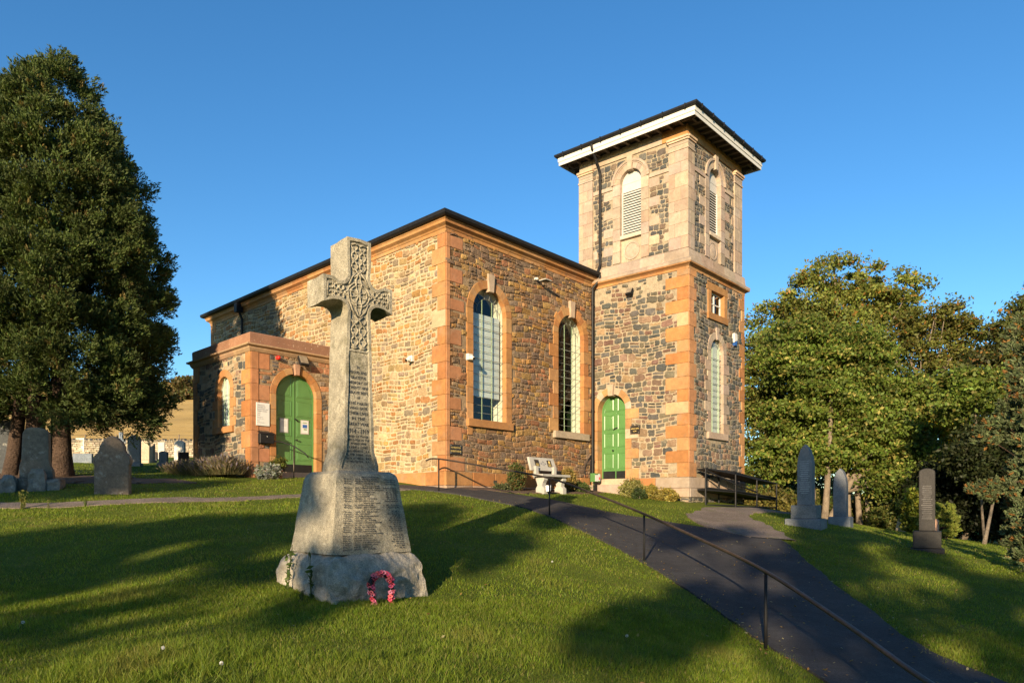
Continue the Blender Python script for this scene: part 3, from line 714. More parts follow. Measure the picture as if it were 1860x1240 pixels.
# belfry
uS,uW=FS(UY),FW(UX); bw=MB(TT)
lw_c,lw_h,lw0,lwa=-1.555,.44,9.98,11.93
lx_c,lx_h=9.83,.45
L=[]
for (cu,hh,pl_,seed) in ((lw_c,lw_h,uW,61),(lx_c,lx_h,uS,62)):
    L.append(arch_surround(cu,hh,9.0,lwa,.31,pl_,CR,-.2,.035,alt=0,nvs=9,bh=.45,key=(.12,.05,.16),T=TT,seed=seed,hood=True))
fW=L[0][2][:];fS_=L[1][2][:]
PQ={}; rq=random.Random(25)
for (pl_,cu,hh,a,b,ff) in ((uW,lw_c,lw_h,-3.09,.06,fW),(uS,lx_c,lx_h,8.24,11.36,fS_)):
    bq=L[0][0] if pl_ is uW else L[1][0]
    for k in range(8):
        z0=9.02+k*.345
        if k%2==0: continue
        for s in (-1,1):
            u0=cu+s*(hh+.315); u1=u0+s*.40
            if u0>u1:u0,u1=u1,u0
            bq.prism(rect(u0,u1,z0,z0+.33),pl_,-.02,.02,jit(rq.choice(CR),.1,rq),.008); ff.append(rect(u0-.01,u1+.01,z0-.01,z0+.34))
        for (u0,u1) in ((a,a+.17),(b-.17,b)):
            if rq.random()<.4: PQ.setdefault((pl_ is uW,u0==a),[]).append((rect(u0,u1,z0,z0+.31),pl_)); ff.append(rect(u0-.02,u1+.02,z0-.01,z0+.32))
    for (u0,u1) in ((a,cu-hh-.325),(cu+hh+.325,b)):
        bq.prism(rect(u0,u1,11.80,11.94),pl_,-.02,.04,jit(CR[0],.06,rq),.012); ff.append(rect(u0-.02,u1+.02,11.79,11.95))
for (pl_,a,b,cu,hh,ff,seed) in ((uW,UY,UYE,lw_c,lw_h,fW,71),(uS,UX,UXE,lx_c,lx_h,fS_,72)):
    bw.sheet(rect(a+.002,b,8.5,13.25),[arch_poly(cu,hh+.012,9.0,lwa)],pl_,0,MORT_T)
    u0,u1=(-3.11,.08) if pl_ is uW else (8.22,11.38)
    rubble(bw,pl_,u0,u1,8.98,12.78,ff,PAL_B,seed,ch=(.13,.22),aspect=(.8,1.6),joint=.018,proud=.018,rough=.018,split=.12)
bw.box(UXE-.02,UXE,UY,UYE,8.5,13.25,MORT_T); bw.box(UX,UXE-.03,UYE-.02,UYE,8.5,13.25,MORT_T)
bw.build('belfry_wall',M['rubble'],church)
def pilaster(faces,cap,keys=()):
    b=MB(TT); rq=random.Random(int(abs(cap)*100))
    for kk in keys:
        for (rc_,pl_) in PQ.get(kk,[]): b.prism(rc_,pl_,-.02,.018,jit(rq.choice(CR),.1,rq),.008)
    for (pl_,a,c,edge) in faces:
        z=8.96;i=0
        while z<12.5:
            h=min(rq.uniform(.36,.5),12.52-z)
            m=a+(c-a)*(.5+(.18 if i%2 else -.14))
            for (p,q) in ((a,m),(m,c)): b.prism(rect(p+.002,q-.002,z+.002,z+h-.002),pl_,-.03,.06,jit(rq.choice(CR),.07,rq),.006)
            z+=h;i+=1
            if 12.52-z<.12: break
        b.prism(rect(a-.0,c+.0,z,12.58),pl_,-.03,.06,jit(CR[0],.05,rq),.006)
        b.prism(rect(a-.02,c+.02,12.40,12.46),pl_,-.03,.085,jit(CR[1],.05,rq),.01)
        b.prism(rect(a-.03,c+.03,12.70,12.76),pl_,-.03,.11,jit((.5,.35,.23),.05,rq),.012)
        b.prism(rect(a-.05,c+.05,12.762,12.84),pl_,-.03,.15,jit((.48,.33,.21),.05,rq),.015)
        b.prism(rect(a,c,12.585,12.70),pl_,-.03,.065,jit(CR[2],.05,rq),.006)
    b.build('pilaster',M['dressed'],church)
pilaster([(uW,UY-.05,-3.10,1),(uS,UX-.05,8.23,1)],1.1,((True,True),(False,True))); pilaster([(uW,.07,UYE+.04,0)],2.2,((True,False),)); pilaster([(uS,11.37,UXE+.04,0)],3.3,((False,False),))
fz=MB(TT); rq=random.Random(29)
for (pl_,a,b) in ((uW,UY-.03,UYE+.02),(uS,UX,UXE+.02)):
    u=a
    while u<b-.01:
        w=min(rq.uniform(.7,1.2),b-u); 
        if b-u-w<.3: w=b-u
        col=jit(OR[1] if (pl_ is uS or u<-2.9 or u>.2) else CR[3],.08,rq); fz.prism(rect(u+.002,u+w-.002,12.845,13.24),pl_,-.02,.045,col,.006); u+=w
fz.build('frieze',M['dressed'],church)
for (cu,hh,pl_,(sb,kb,_f)) in ((lw_c,lw_h,uW,L[0]),(lx_c,lx_h,uS,L[1])):
    w=sb.build('louvre_window',M['dressed'],church); kb.build('keystone',M['dressed'],w)
    lb=MB(TT); n=17; zt=11.62
    for k in range(n):
        z0=lw0+.03+(zt-lw0-.03)*k/n; h=(zt-lw0-.03)/n
        vs=[pl_(cu-hh,z0+.004,-.12),pl_(cu+hh,z0+.004,-.12),pl_(cu+hh,z0+h*.80,-.165),pl_(cu-hh,z0+h*.80,-.165),pl_(cu-hh,z0+.004,-.135),pl_(cu+hh,z0+.004,-.135),pl_(cu+hh,z0+h*.80,-.18),pl_(cu-hh,z0+h*.80,-.18)]
        lb.add(vs,[(0,1,2,3),(7,6,5,4),(0,4,5,1),(2,6,7,3)])
    for s in (-1,1): lb.prism(rect(cu+s*hh-(.04 if s>0 else 0),cu+s*hh+(.04 if s<0 else 0),lw0,zt+.002),pl_,-.17,-.10)
    lb.build('louvres',M['louvre'],w)
    lt=MB(TT); P=[(cu-hh,zt),(cu+hh,zt),(cu+hh,lwa)]+[(cu+hh*math.cos(math.pi*i/14),lwa+hh*math.sin(math.pi*i/14)) for i in range(1,15)]; lt.prism(P,pl_,-.18,-.13); lt.prism(rect(cu-hh,cu+hh,11.92,11.94),pl_,-.14,-.12); lt.build('arched_board',M['louvre'],w)
    bk=MB(TT); bk.prism(rect(cu-hh-.05,cu+hh+.05,lw0,lwa+hh+.05),pl_,-.26,-.24); bk.build('louvre_backing',M['dark'],w)
    sl=MB(TT); sl.prism(rect(cu-hh,cu+hh,lw0-.13,lw0),pl_,-.2,.05,jit((.46,.38,.29),.04),.012); sl.build('sill',M['dressed'],w)
    dpn=MB(TT); dpn.prism(rect(cu-hh,cu+hh,9.0,lw0-.132),pl_,-.2,-.07,jit(CR[3],.04))
    n=28; cz=9.40
    for (r0,r1,d1) in ((.27,.34,-.045),):
        for i in range(n):
            a0,a1=2*math.pi*i/n,2*math.pi*(i+1)/n
            dpn.prism([(cu+r0*math.cos(a0),cz+r0*math.sin(a0)),(cu+r1*math.cos(a0),cz+r1*math.sin(a0)),(cu+r1*math.cos(a1),cz+r1*math.sin(a1)),(cu+r0*math.cos(a1),cz+r0*math.sin(a1))],pl_,-.08,d1,CR[1])
    V=[pl_(cu,cz,-.03)]; fs=[]
    for ring,(rr_,dd) in enumerate(((.12,-.035),(.22,-.05),(.27,-.068))):
        V+=[pl_(cu+rr_*math.cos(2*math.pi*i/n),cz+rr_*math.sin(2*math.pi*i/n),dd) for i in range(n)]
    for i in range(n):
        j=(i+1)%n; fs.append((0,1+i,1+j)); fs+=[(1+i,1+n+i,1+n+j,1+j),(1+n+i,1+2*n+i,1+2*n+j,1+n+j)]
    dpn.add(V,fs,CR[1]); dpn.build('apron_panel',M['dressed'],w)
# tower eaves
def eplan(o): 
    a=UX-.02-o; b=UY-.02-o; c=UXE+.02+o; d_=UYE+.02+o
    return [TT(c,d_,0)[:2],TT(c,b,0)[:2],TT(a,b,0)[:2],TT(a,d_,0)[:2],TT(c,d_,0)[:2]]
OV=.56
so=MB(); sweep(so,[(-.05,13.30),(OV-.02,13.30)],eplan,lambda i,k:(.11,.085,.06),9)
for i in range(13):
    for (fa) in range(4):
        t=(i+.5)/13
        if fa==0: a=(UX-OV+.02,UY-OV+(UYE-UY+2*OV)*t); p0,p1=(a[0],a[1]),(UX+.02,a[1])
        elif fa==1: a=UX-OV+(UXE-UX+2*OV)*t; p0,p1=(a,UY-OV+.02),(a,UY+.02)
        elif fa==2: a=UY-OV+(UYE-UY+2*OV)*t; p0,p1=(UXE-.02,a),(UXE+OV-.02,a)
        else: a=UX-OV+(UXE-UX+2*OV)*t; p0,p1=(a,UYE-.02),(a,UYE+OV-.02)
        so.T=TT
        if fa in (0,2): so.box(p0[0],p1[0],p0[1]-.04,p0[1]+.04,13.18,13.297)
        else: so.box(p0[0]-.04,p0[0]+.04,p0[1],p1[1],13.18,13.297)
so.T=ident; so.build('eaves_soffit',M['wood'],church)
fa=MB(); sweep(fa,[(OV-.02,13.14),(OV,13.14),(OV,13.27),(OV+.025,13.275),(OV+.025,13.43),(OV-.02,13.43),(OV-.02,13.14)],eplan,lambda i,k:(.8,.78,.7),9); fa.build('fascia_board',M['white'],church)
gt=MB(); sweep(gt,[(OV+.02,13.435),(OV+.09,13.44),(OV+.13,13.49),(OV+.13,13.55),(OV+.02,13.56)],eplan,lambda i,k:(.02,.02,.02),9)
for (i0,i1) in ((1,2),(2,3)):
    A=eplan(OV+.135)
    for k in range(7):
        t=(k+.5)/7; p=(A[i0][0]+(A[i1][0]-A[i0][0])*t,A[i0][1]+(A[i1][1]-A[i0][1])*t); gt.box(p[0]-.02,p[0]+.02,p[1]-.02,p[1]+.02,13.42,13.56)
gt.build('tower_gutter',M['black'],church)
tr=MB(); A=eplan(OV+.10); ap=TT((UX+UXE)/2,(UY+UYE)/2,0)[:2]
V=[(p[0],p[1],13.565) for p in A[:4]]+[(ap[0],ap[1],14.75)]+[(p[0],p[1],13.535) for p in A[:4]]
tr.add(V,[(0,1,4),(1,2,4),(2,3,4),(3,0,4),(5,6,1,0),(6,7,2,1),(7,8,3,2),(8,5,0,3),(5,8,7,6)]); tr.build('tower_roof',M['slate'],church)
dp=MB(TT); y=-.30
dp.tube([(UX-OV-.1,y,13.45),(UX-OV-.05,y,13.3),(UX-.2,y,12.75),(UX-.1,y,12.55),(UX-.1,y,9.1),(UX-.22,y+.02,8.8),(UX-.34,y+.02,8.7)],.048,10)
for z in (12.3,10.9,9.5): dp.tube([(UX-.1,y,z-.03),(UX-.1,y,z+.03)],.064,10)
dp.build('downpipe',M['black'],church)

# --- porch
PX,PY,PYE=-3.06,6.25,10.75; pS,pW=FS(PY),FW(PX); PZ=5.25
pc,ph,pz0,pspr=-1.40,.77,1.16,3.80
ps,pk,pf=arch_surround(pc,ph,pz0,pspr,.22,pS,OR,-.22,.03,alt=.0,nvs=9,bh=.5,key=(.11,.04,.12),T=ident,seed=81,keycol=(.36,.2,.13))
wc,wwh,wz0,wzs=8.20,.46,2.75,4.05
pws,pwk,pwf=arch_surround(wc,wwh,wz0,wzs,.25,pW,OR,-.14,.03,alt=.18,nvs=7,bh=.36,seed=82)
pwf.append(rect(wc-.80,wc+.80,wz0-.24,wz0))
pw=MB(); pq=MB(); pq2=MB(); rq=random.Random(35); fpW=[];fpS=[]
z=.5;i=0
while z<PZ-.05:
    h=min(rq.uniform(.42,.6),PZ-z); la=.62 if i%2 else .34
    pq.prism(rect(PY,PY+la,z+.003,z+h-.003),pW,-.3,.03,jit(OR[rq.randrange(3)],.1,rq),.008); fpW.append(rect(PY-.02,PY+la+.008,z,z+h))
    pq.prism(rect(PX,PX+.26,z+.003,z+h-.003),pS,-.3,.03,jit((.34,.155,.075),.08,rq),.008); fpS.append(rect(PX-.02,PX+.268,z,z+h))
    if i%2==0: pq.prism(rect(PX+.275,PX+.66,z+.02,z+h-.02),pS,-.05,.016,jit((.33,.15,.075),.08,rq),.01); fpS.append(rect(PX+.26,PX+.68,z,z+h))
    lb=.34 if i%2 else .5
    pq2.prism(rect(PYE-lb,PYE,z+.003,z+h-.003),pW,-.3,.03,jit(OR[rq.randrange(3)],.1,rq),.008); fpW.append(rect(PYE-lb-.008,PYE+.02,z,z+h))
    z+=h;i+=1
pq.build('porch_quoins',M['dressed'],church); pq2.build('porch_quoins',M['dressed'],church)
pw.sheet(rect(PX+.002,.0,BZ,PZ),[arch_poly(pc,ph+.012,pz0-.02,pspr)],pS,0,MORT_S)
pw.sheet(rect(PY+.002,PYE,BZ,PZ),[arch_poly(wc,wwh+.012,wz0-.02,wzs)],pW,0,MORT_T)
pw.box(PX,0,PYE-.02,PYE,BZ,PZ,MORT_T)
rubble(pw,pS,PX,0,.4,PZ-.02,pf+fpS,PAL_P,91,ch=(.14,.28),aspect=(1,2.3),joint=.022,proud=.016,rough=.014)
rubble(pw,pW,PY,PYE,.3,PZ-.02,pwf+fpW,PAL_T+[(.3,.2,.12),(.36,.25,.15)],92,ch=(.15,.32),aspect=(.9,2),joint=.030,proud=.016,rough=.02)
pw.build('porch_wall',M['rubble'],church)
def pplan(o): return [(0.0,PY-o),(PX-o,PY-o),(PX-o,PYE+o),(0.0,PYE+o)]
pc_=MB(); BR=[(.25,.125,.075),(.27,.14,.08),(.23,.12,.075)]
sweep(pc_,[(.03,5.12),(.05,5.14),(.10,5.22),(.11,5.27),(.20,5.31),(.21,5.36),(.02,5.41)],pplan,ccol([(.34,.22,.125),(.30,.19,.115)],6),1.0); pc_.build('porch_cornice',M['dressed'],church)
pp=MB(); sweep(pp,[(.04,5.40),(.05,5.72),(.02,5.76),(-.22,5.76),(-.22,5.35)],pplan,ccol(BR,7),1.2)
pp.build('porch_parapet',surf('lichened_parapet',None,.9,((2,.15),(30,.2)),((35,.4,.02),),patches=[(14,.62,.68,(.6,.52,.4),.8)]),church)
pr=MB(); pr.box(PX+.2,-.01,PY+.2,PYE-.2,5.32,5.38); pr.build('porch_roof',M['slate'],church)
pds=ps.build('door_surround',M['dressed'],church); pk.build('keystone',M['dressed'],pds)
pd=panel_door(church,pc,ph,pz0,pspr,pS,ident,-.18,((1.58,2.18),(2.42,2.98),(3.12,3.66),(3.80,4.6)),kick=.28)
knob(pd,pS,ident,pc+.09,2.30,-.18)
b=MB(); b.tube([pS(pc+.02,3.05,-.16),pS(pc+.06,3.02,-.13),pS(pc+.14,2.96,-.14)],.022,8); b.build('latch',M['black'],pd)
st=MB(); st.prism(rect(pc-1.0,pc+1.0,.98,1.155),pS,-.3,.18,(.34,.26,.2),.015); st.prism(rect(pc-1.1,pc+1.2,.55,.975),pS,-.1,.5,(.4,.31,.22),.02); st.build('doorstep',M['dressed'],church)
w=pws.build('arched_window',M['dressed'],church)
sl=MB(); sl.prism(rect(wc-wwh-.3,wc+wwh+.3,wz0-.22,wz0),pW,-.15,.10,jit(OR[0],.04),.012); sl.build('sill',M['dressed'],w)
window_fill(w,wc,wwh,wz0,wzs,pW,ident,d=-.10,depth=.25,cols=(.35,),blind=(2.75,4.6,-.98,.98),bd=.06,nh=11,small_arch=False)
# ------------------------------------------------------------------ ground, paths
def axis(lo,hi,fine_lo,fine_hi,step,grow=1.16):
    a=list(np.arange(fine_lo,fine_hi+1e-6,step)); s=step
    while a[-1]<hi: s=min(s*grow,60); a.append(a[-1]+s)
    s=step
    while a[0]>lo: s=min(s*grow,60); a.insert(0,a[0]-s)
    return np.array(a)
gx=axis(-900,900,-18,20,.25); gy=axis(-300,1200,3,32,.25)
GX,GY=np.meshgrid(gx,gy); GZ=ground(GX.ravel(),GY.ravel())
V=np.c_[GX.ravel(),GY.ravel(),GZ]; nx,ny=len(gx),len(gy)
ii=(np.arange(ny-1)[:,None]*nx+np.arange(nx-1)[None,:]).ravel()
me=bpy.data.meshes.new('ground'); me.vertices.add(len(V)); me.vertices.foreach_set('co',V.astype(np.float32).ravel())
q=np.stack([ii,ii+1,ii+nx+1,ii+nx],1); me.loops.add(q.size); me.loops.foreach_set('vertex_index',q.astype(np.int32).ravel())
me.polygons.add(len(q)); me.polygons.foreach_set('loop_start',np.arange(0,q.size,4,dtype=np.int32))
yc=GY.ravel()[ii]; xc=GX.ravel()[ii]
mi=np.where((yc>63)&(yc<188+.1*xc)&(xc<0),1,np.where(yc>=63,2,0)); me.polygons.foreach_set('material_index',mi.astype(np.int32)); me.polygons.foreach_set('use_smooth',np.ones(len(q),bool))
me.update(calc_edges=True)
tag(link('ground',me,[M['lawn'],M['straw'],M['pasture']]),kind='structure')

def catmull(P,n=8):
    P=[np.array(p,float) for p in P]; out=[]
    for i in range(len(P)-1):
        p0=P[max(i-1,0)];p1=P[i];p2=P[i+1];p3=P[min(i+2,len(P)-1)]
        for k in range(n):
            t=k/n; out.append(.5*((2*p1)+(-p0+p2)*t+(2*p0-5*p1+4*p2-p3)*t*t+(-p0+3*p1-3*p2+p3)*t**3))
    out.append(P[-1]); return out
PATHS=[]
def path(name, left, right, mat, lift, nc=14, wob=.03, n=14):
    A=catmull(left,n); B=catmull(right,n); r=random.Random(len(name)); mb=[]
    V=[];Fc=[]
    A=[a+np.array([noise.noise(Vector((a[0]*2.3,a[1]*2.3,1)))*wob*2,noise.noise(Vector((a[0]*2.3,a[1]*2.3,7)))*wob*2]) for a in A]
    B=[a+np.array([noise.noise(Vector((a[0]*2.3,a[1]*2.3,3)))*wob*2,noise.noise(Vector((a[0]*2.3,a[1]*2.3,9)))*wob*2]) for a in B]
    for a,b in zip(A,B):
        for k in range(nc+1): t=k/nc; V.append(tuple(a+(b-a)*t))
    V=np.array(V); z=ground(V[:,0],V[:,1])+lift
    V3=[(x,y,h) for (x,y),h in zip(V,z)]
    # turn the edges down into the soil
    m=MB(); fs=[]
    for i in range(len(A)-1):
        for k in range(nc): fs.append((i*(nc+1)+k,i*(nc+1)+k+1,(i+1)*(nc+1)+k+1,(i+1)*(nc+1)+k))
    m.add(V3,fs)
    for side in (0,nc):
        vs=[];f=[]
        for i in range(len(A)):
            p=V3[i*(nc+1)+side]; vs+= [p,(p[0],p[1],p[2]-.12)]
        for i in range(len(A)-1): f.append((2*i,2*i+1,2*i+3,2*i+2))
        m.add(vs,f)
    o=m.build(name,mat,smooth=True); tag(o,kind='structure')
    PATHS.append([tuple(a) for a in A]+[tuple(b) for b in reversed(B)])
# tarmac path climbing from the lower right up to the corner of the hall
path('tarmac_path',[(3.9,2.2),(3.55,4.6),(3.12,8.3),(2.95,10.5),(2.45,13.3),(1.75,15.3),(.80,17.0),(-.6,18.6),(-2.3,20.0),(-3.9,20.6)],
     [(6.3,2.2),(5.7,5.5),(5.2,8.4),(5.55,11.2),(6.1,14.3),(6.6,17.9),(4.6,18.9),(2.4,19.7),(.3,20.9),(-3.4,21.4)],M['tarmac'],.03)
path('gravel_path',[(5.9,17.2),(5.25,19.0),(5.15,20.6),(5.75,21.8),(6.3,22.8)],[(7.0,17.2),(7.2,19.4),(7.35,21.5),(8.3,23.3),(11.5,27.0)],M['gravel'],.045,wob=.08)
path('grit_path',[(-16,14.9),(-11.4,15.35),(-8.1,16.45),(-5.6,18.45),(-3.5,19.75),(-2.9,20.1)],[(-16,15.8),(-11.6,15.95),(-8.3,17.05),(-5.9,18.95),(-4.0,20.35),(-3.2,20.7)],M['gravel'],.02,nc=6,wob=.10)
path('wall_foot_bed',[(-1.2,20.75),(.4,21.9),(1.8,23.3),(3.35,25.0)],[(-1.9,21.1),(-.2,22.85),(1.3,24.4),(2.9,26.2)],M['soil'],.03,nc=5,wob=.08)
path('tree_foot_soil',[(-18.5,20.2),(-14.5,18.9),(-10.6,19.6),(-9.4,20.4)],[(-18.5,23),(-14.5,22.8),(-11.6,21.6),(-9.6,21.0)],M['soil'],.02,nc=8,wob=.3)

# ------------------------------------------------------------------ war memorial cross
PHI=R(48); XC=(-2.265,9.75); XB=-1.25
cross=empty('memorial_cross',(XC[0],XC[1],0),math.pi/2-PHI,'tall grey granite celtic memorial cross with dark lettering on the lawn','war memorial')
# local axes: x along the face to the right, -y towards the viewer of the inscription
def face(y): return lambda u,z,d:(u,y-d,z)
def slab(w0,d0,z0,w1,d1,z1,nu,nz,name,mat,amp,freq,seed,rnd=0.0,T=ident,rk=.34):
    """battered block with subdivided, displaced sides"""
    b=MB()
    nzs=nz
    def hw(t):
        k=1.0
        if rnd>0 and t>1-rnd: q=(t-(1-rnd))/rnd; k=1-rk*(1-math.sqrt(max(0,1-q*q)))
        return (w0+(w1-w0)*t)*k,(d0+(d1-d0)*t)*k
    rings=[]
    ts=[i/nzs for i in range(nzs+1)]
    for t in ts:
        a,c=hw(t); z=z0+(z1-z0)*t; ring=[]
        for i in range(nu): ring.append((-a+2*a*i/nu,-c,z))
        for i in range(nu): ring.append((a,-c+2*c*i/nu,z))
        for i in range(nu): ring.append((a-2*a*i/nu,c,z))
        for i in range(nu): ring.append((-a,c-2*c*i/nu,z))
        rings.append(ring)
    n=4*nu; vs=[p for r_ in rings for p in r_]; fs=[]
    for k in range(nzs):
        for i in range(n): j=(i+1)%n; fs.append((k*n+i,k*n+j,(k+1)*n+j,(k+1)*n+i))
    top=rings[-1]; c0=len(vs)
    for s in (.66,.33): vs+=[(p[0]*s,p[1]*s,p[2]) for p in top]
    vs.append((0,0,z1)); base=nzs*n
    for k in range(2):
        b0=base if k==0 else c0; b1=c0+k*n
        for i in range(n): j=(i+1)%n; fs.append((b0+i,b0+j,b1+j,b1+i))
    for i in range(n): fs.append((c0+n+i,c0+n+(i+1)%n,len(vs)-1))
    b.add(vs,fs); b.displace(amp,freq,seed)
    return b
slab(.76,.86,XB-.25,.68,.73,-.62,40,26,'base','x',.065,3.2,3.3,rnd=.25).build('base',M['granite_rough'],cross)
ped=slab(.60,.62,-.635,.455,.47,.47,22,26,'pedestal','x',.010,3.0,8.1,rnd=.13,rk=.15); ped.build('pedestal',M['granite'],cross)
def outline(k):
    """cross outline pulled in by k, clockwise from the foot's left; even point count for every k"""
    r=.13; P=[]
    def hwid(z):  # half width of the shaft at height z
        if z<.78: t=max(0,min(1,(z-.50)/.28)); return .305-(.305-.232)*(t*t*(3-2*t))
        return .232-(.232-.182)*(z-.78)/(2.55-.78)
    zs=[.46,.50,.56,.62,.68,.74,.80]+[.80+(2.48-.80)*i/14 for i in range(1,15)]
    left=[(-hwid(z)+k,z if i else z+k) for i,z in enumerate(zs)]
    az0,az1,al=2.72,3.08,.53; sw=.182; top=3.66
    def arc(cx,cz,a0,a1,n=7,rr=r): return [(cx+(rr+k)*math.cos(a0+(a1-a0)*i/n),cz+(rr+k)*math.sin(a0+(a1-a0)*i/n)) for i in range(n+1)]
    # left lower hollow, arm, upper hollow
    ll=arc(-sw-r+.01,az0-r+.06,0,math.pi/2)
    armL=[(-.40,az0+k+.05),(-al+k,az0+k),(-al+k,(az0+az1)/2),(-al+k,az1-k),(-.40,az1-k)]
    lu=arc(-sw-r+.01,az1+r-.05,-math.pi/2,0)
    headL=[(-sw+k+.002,3.30),(-sw+k,3.45),(-sw+k,top-k)]
    half=left+ll+armL+lu+headL
    return half+[(0,top-k+.012)]+[(-u,z) for u,z in reversed(half)]
O0=outline(0); dep=.24
hd=MB(); n=len(O0); ks=8
vs=[];fs=[]
for k in range(ks+1):
    y=-dep+2*dep*k/ks
    vs+=[(u,y,z) for u,z in O0]
for k in range(ks):
    for i in range(n): j=(i+1)%n; fs.append((k*n+i,(k+1)*n+i,(k+1)*n+j,k*n+j))
hd.add(vs,fs)
O1=outline(.042); O2=outline(.056)
hd.add([(u,-dep,z) for u,z in O0]+[(u,-dep,z) for u,z in O1]+[(u,-dep+.022,z) for u,z in O2],[(i,(i+1)%n,n+(i+1)%n,n+i) for i in range(n)]+[(n+i,n+(i+1)%n,2*n+(i+1)%n,2*n+i) for i in range(n)])
hd.displace(.010,5.0,2.2)
hd.sheet(O2,[],face(-dep+.022),0); hd.sheet(O0,[],face(dep),0)
hd.prism(rect(-.165,.165,2.115,2.14),face(-dep+.022),-.01,.016)
hd.build('cross_shaft',M['granite'],cross)
# carved interlace, as raised strands
kw=MB(); yk=-dep+.022
def strand(pts,r=.013):
    P=[(u,yk-.006-.007*math.sin(i*1.1),z) for i,(u,z) in enumerate(pts)]; kw.tube(P,r,6)
def braid(cu,z0,z1,amp,turns,ph,vert=True,r=.012,n=40):
    pts=[]
    for i in range(n+1):
        t=i/n; s=amp*math.sin(2*math.pi*turns*t+ph)
        p=(cu+s,z0+(z1-z0)*t) if vert else (z0+(z1-z0)*t,cu+s); pts.append(p)
    strand(pts,r)
for cu in (-.062,.062):
    for ph in (0,math.pi): braid(cu,3.22,3.56,.046,1.25,ph)
    for ph in (0,math.pi): braid(cu,2.18,2.56,.05,1.25,ph)
    strand([(cu-.05,2.18),(cu,2.16),(cu+.05,2.18)]); strand([(cu-.05,3.57),(cu,3.595),(cu+.05,3.57)])
for s in (-1,1):
    for ph in (0,math.pi):
        braid(2.845,s*.22,s*.455,.036,1.5,ph,False); braid(2.955,s*.22,s*.455,.036,1.5,ph,False)
    strand([(s*.46,2.80),(s*.47,2.90),(s*.46,3.0)])
for rr in (.125,.165):
    strand([(rr*math.cos(2*math.pi*i/36),2.90+rr*math.sin(2*math.pi*i/36)) for i in range(37)],.012)
for (du,dz) in ((1,0),(-1,0),(0,1),(0,-1)):
    L=.22 if du else .30
    for s in (-1,1):
        pts=[]
        for i in range(16):
            t=i/15; a=.042*math.sin(math.pi*t*1.0)*s
            pts.append((du*L*t+dz*a, 2.90+dz*L*t+du*a))
        strand(pts,.012)
for s in (-1,1):
    strand([(s*.02,2.60),(s*.10,2.68),(s*.15,2.80)]); strand([(s*.03,3.20),(s*.10,3.13),(s*.15,3.02)])
for cz in (2.55,3.19):
    for s in (-1,1): strand([(-s*.07,cz-.06),(0,cz),(s*.07,cz+.06)],.012)
kw.build('carved_interlace',M['granite'],cross,smooth=True)
ins=MB(); pf_=face(-dep+.022)
lines=[(664,'IN',0.052,.045),(673.5,'PROUD AND',0.056,.27),(683,'GRATEFUL',0.056,.25),(692.5,'MEMORY OF',0.056,.29),(701.5,'TWENTY NINE',0.054,.30),(710.5,'BRAVE MEN',0.055,.29),(720,'OF',0.052,.055),
 (730,'THIS PARISH',0.055,.31),(739,'WHO GAVE',0.055,.28),(748.5,'THEIR LIVES',0.055,.30),(758,'IN THE',0.055,.21),(768,'GREAT WAR',0.056,.33),(774,'-',0.050,.09),(781,'1914 - 1919',0.088,.33),
 (791,'AND OF THOSE',0.041,.30),(797.5,'WHO FELL IN THE',0.041,.345),(804,'WORLD WAR',0.041,.25),(811,'1939 - 1945',0.046,.29)]
def shz(py): return (HY-py)*9.46/F
for py,s,sz,wd in lines: put_text(ins,s,pf_,.0,shz(py),sz,.003,width=wd,weight=.03)
for py,a,b in ((818,'Sergt R. AITCHISON','R.A.F.'),(824.5,'Pte. WM. COWE','K.O.S.B.'),(831,'Sgt. R. DODDS','R.A.F.'),(837,'Tpr. WM. J. WATSON','R.A.C.')):
    put_text(ins,a,pf_,-.20,shz(py),.034,.003,'l',.27,.03); put_text(ins,b,pf_,.20,shz(py),.034,.003,'r',.085,.03)
# roll of names on the battered face of the pedestal
rl=random.Random(4)
def pface(u,z,d):
    t=(z+.635)/1.105; w=.62-(.62-.47)*t
    if t>.87: q=(t-.87)/.13; w*=1-.15*(1-math.sqrt(max(0,1-q*q)))
    return (u,-w-d,z)
def pz(py): return (HY-py)*9.02/F
roll=[('h','1914'),('Pte.','JAS. WALLACE.','Gordons.'),('Pte.','ALEX. FORTUNE.','Gordons.'),('Pte.','AND. HARVEY.','Gordons.'),('h','1915'),('Pte.','JN. LEADBETTER.','Seaforths.'),('Capt.','STIRLING-COOKSON.','K.O.S.B.'),
 ('Pte.','J. ANDERSON.','K.O.S.B.'),('Pte.','G. DOUGLAS.','K.O.S.B.'),('Pte.','R. WHITE.','K.O.S.B.'),('Pte.','AND. S. SWAN.','K.O.S.B.'),('Pte.','H. DICKSON.','Seaforths.'),('h','1916'),('Pte.','R. DENHOLM.','R. Scots.'),('Pte.','ALEX. BROWN.','K.O.S.B.'),('h','1917'),
 ('Pte.','JAS. N. BLAGH.','S.A.I.'),('2/Lieut.','W. WIGHT.','R. Scots.'),('Gunner','ADAM SHEARLAW.','R.F.A.'),('Pte.','W. MILLER.','K.O.S.B.'),('L/Cpl.','GEO. S. FAIR.','R. Scots.'),('Pte.','JOHN CUNNINGHAM.','K.O.S.B.'),('Trooper','A. N. LOGAN.','R.L.H.'),('Pte.','J. S. PURVES.','R. Scots.'),('Pte.','AND. OLIVER.','K.O.S.B.'),('Pte.','R. W. HUNTER.','K.O.S.B.'),('h','1918'),
 ('Pte.','G. H. DUNN.','K.O.S.B.'),('Pte.','JOHN WOOD.','H.L.I.'),('Pte.','JOHN TULLOCH.','K.O.S.B.'),('L/Cpl.','J. T. STIRLING.','R. Scots.'),('L/Cpl.','GEO. SHEARLAW.','M.G.C.'),('Pte.','PAT. KELLY.','A.S.C.M.'),('Sapper','JOS. C. FAIR.','R.E.')]
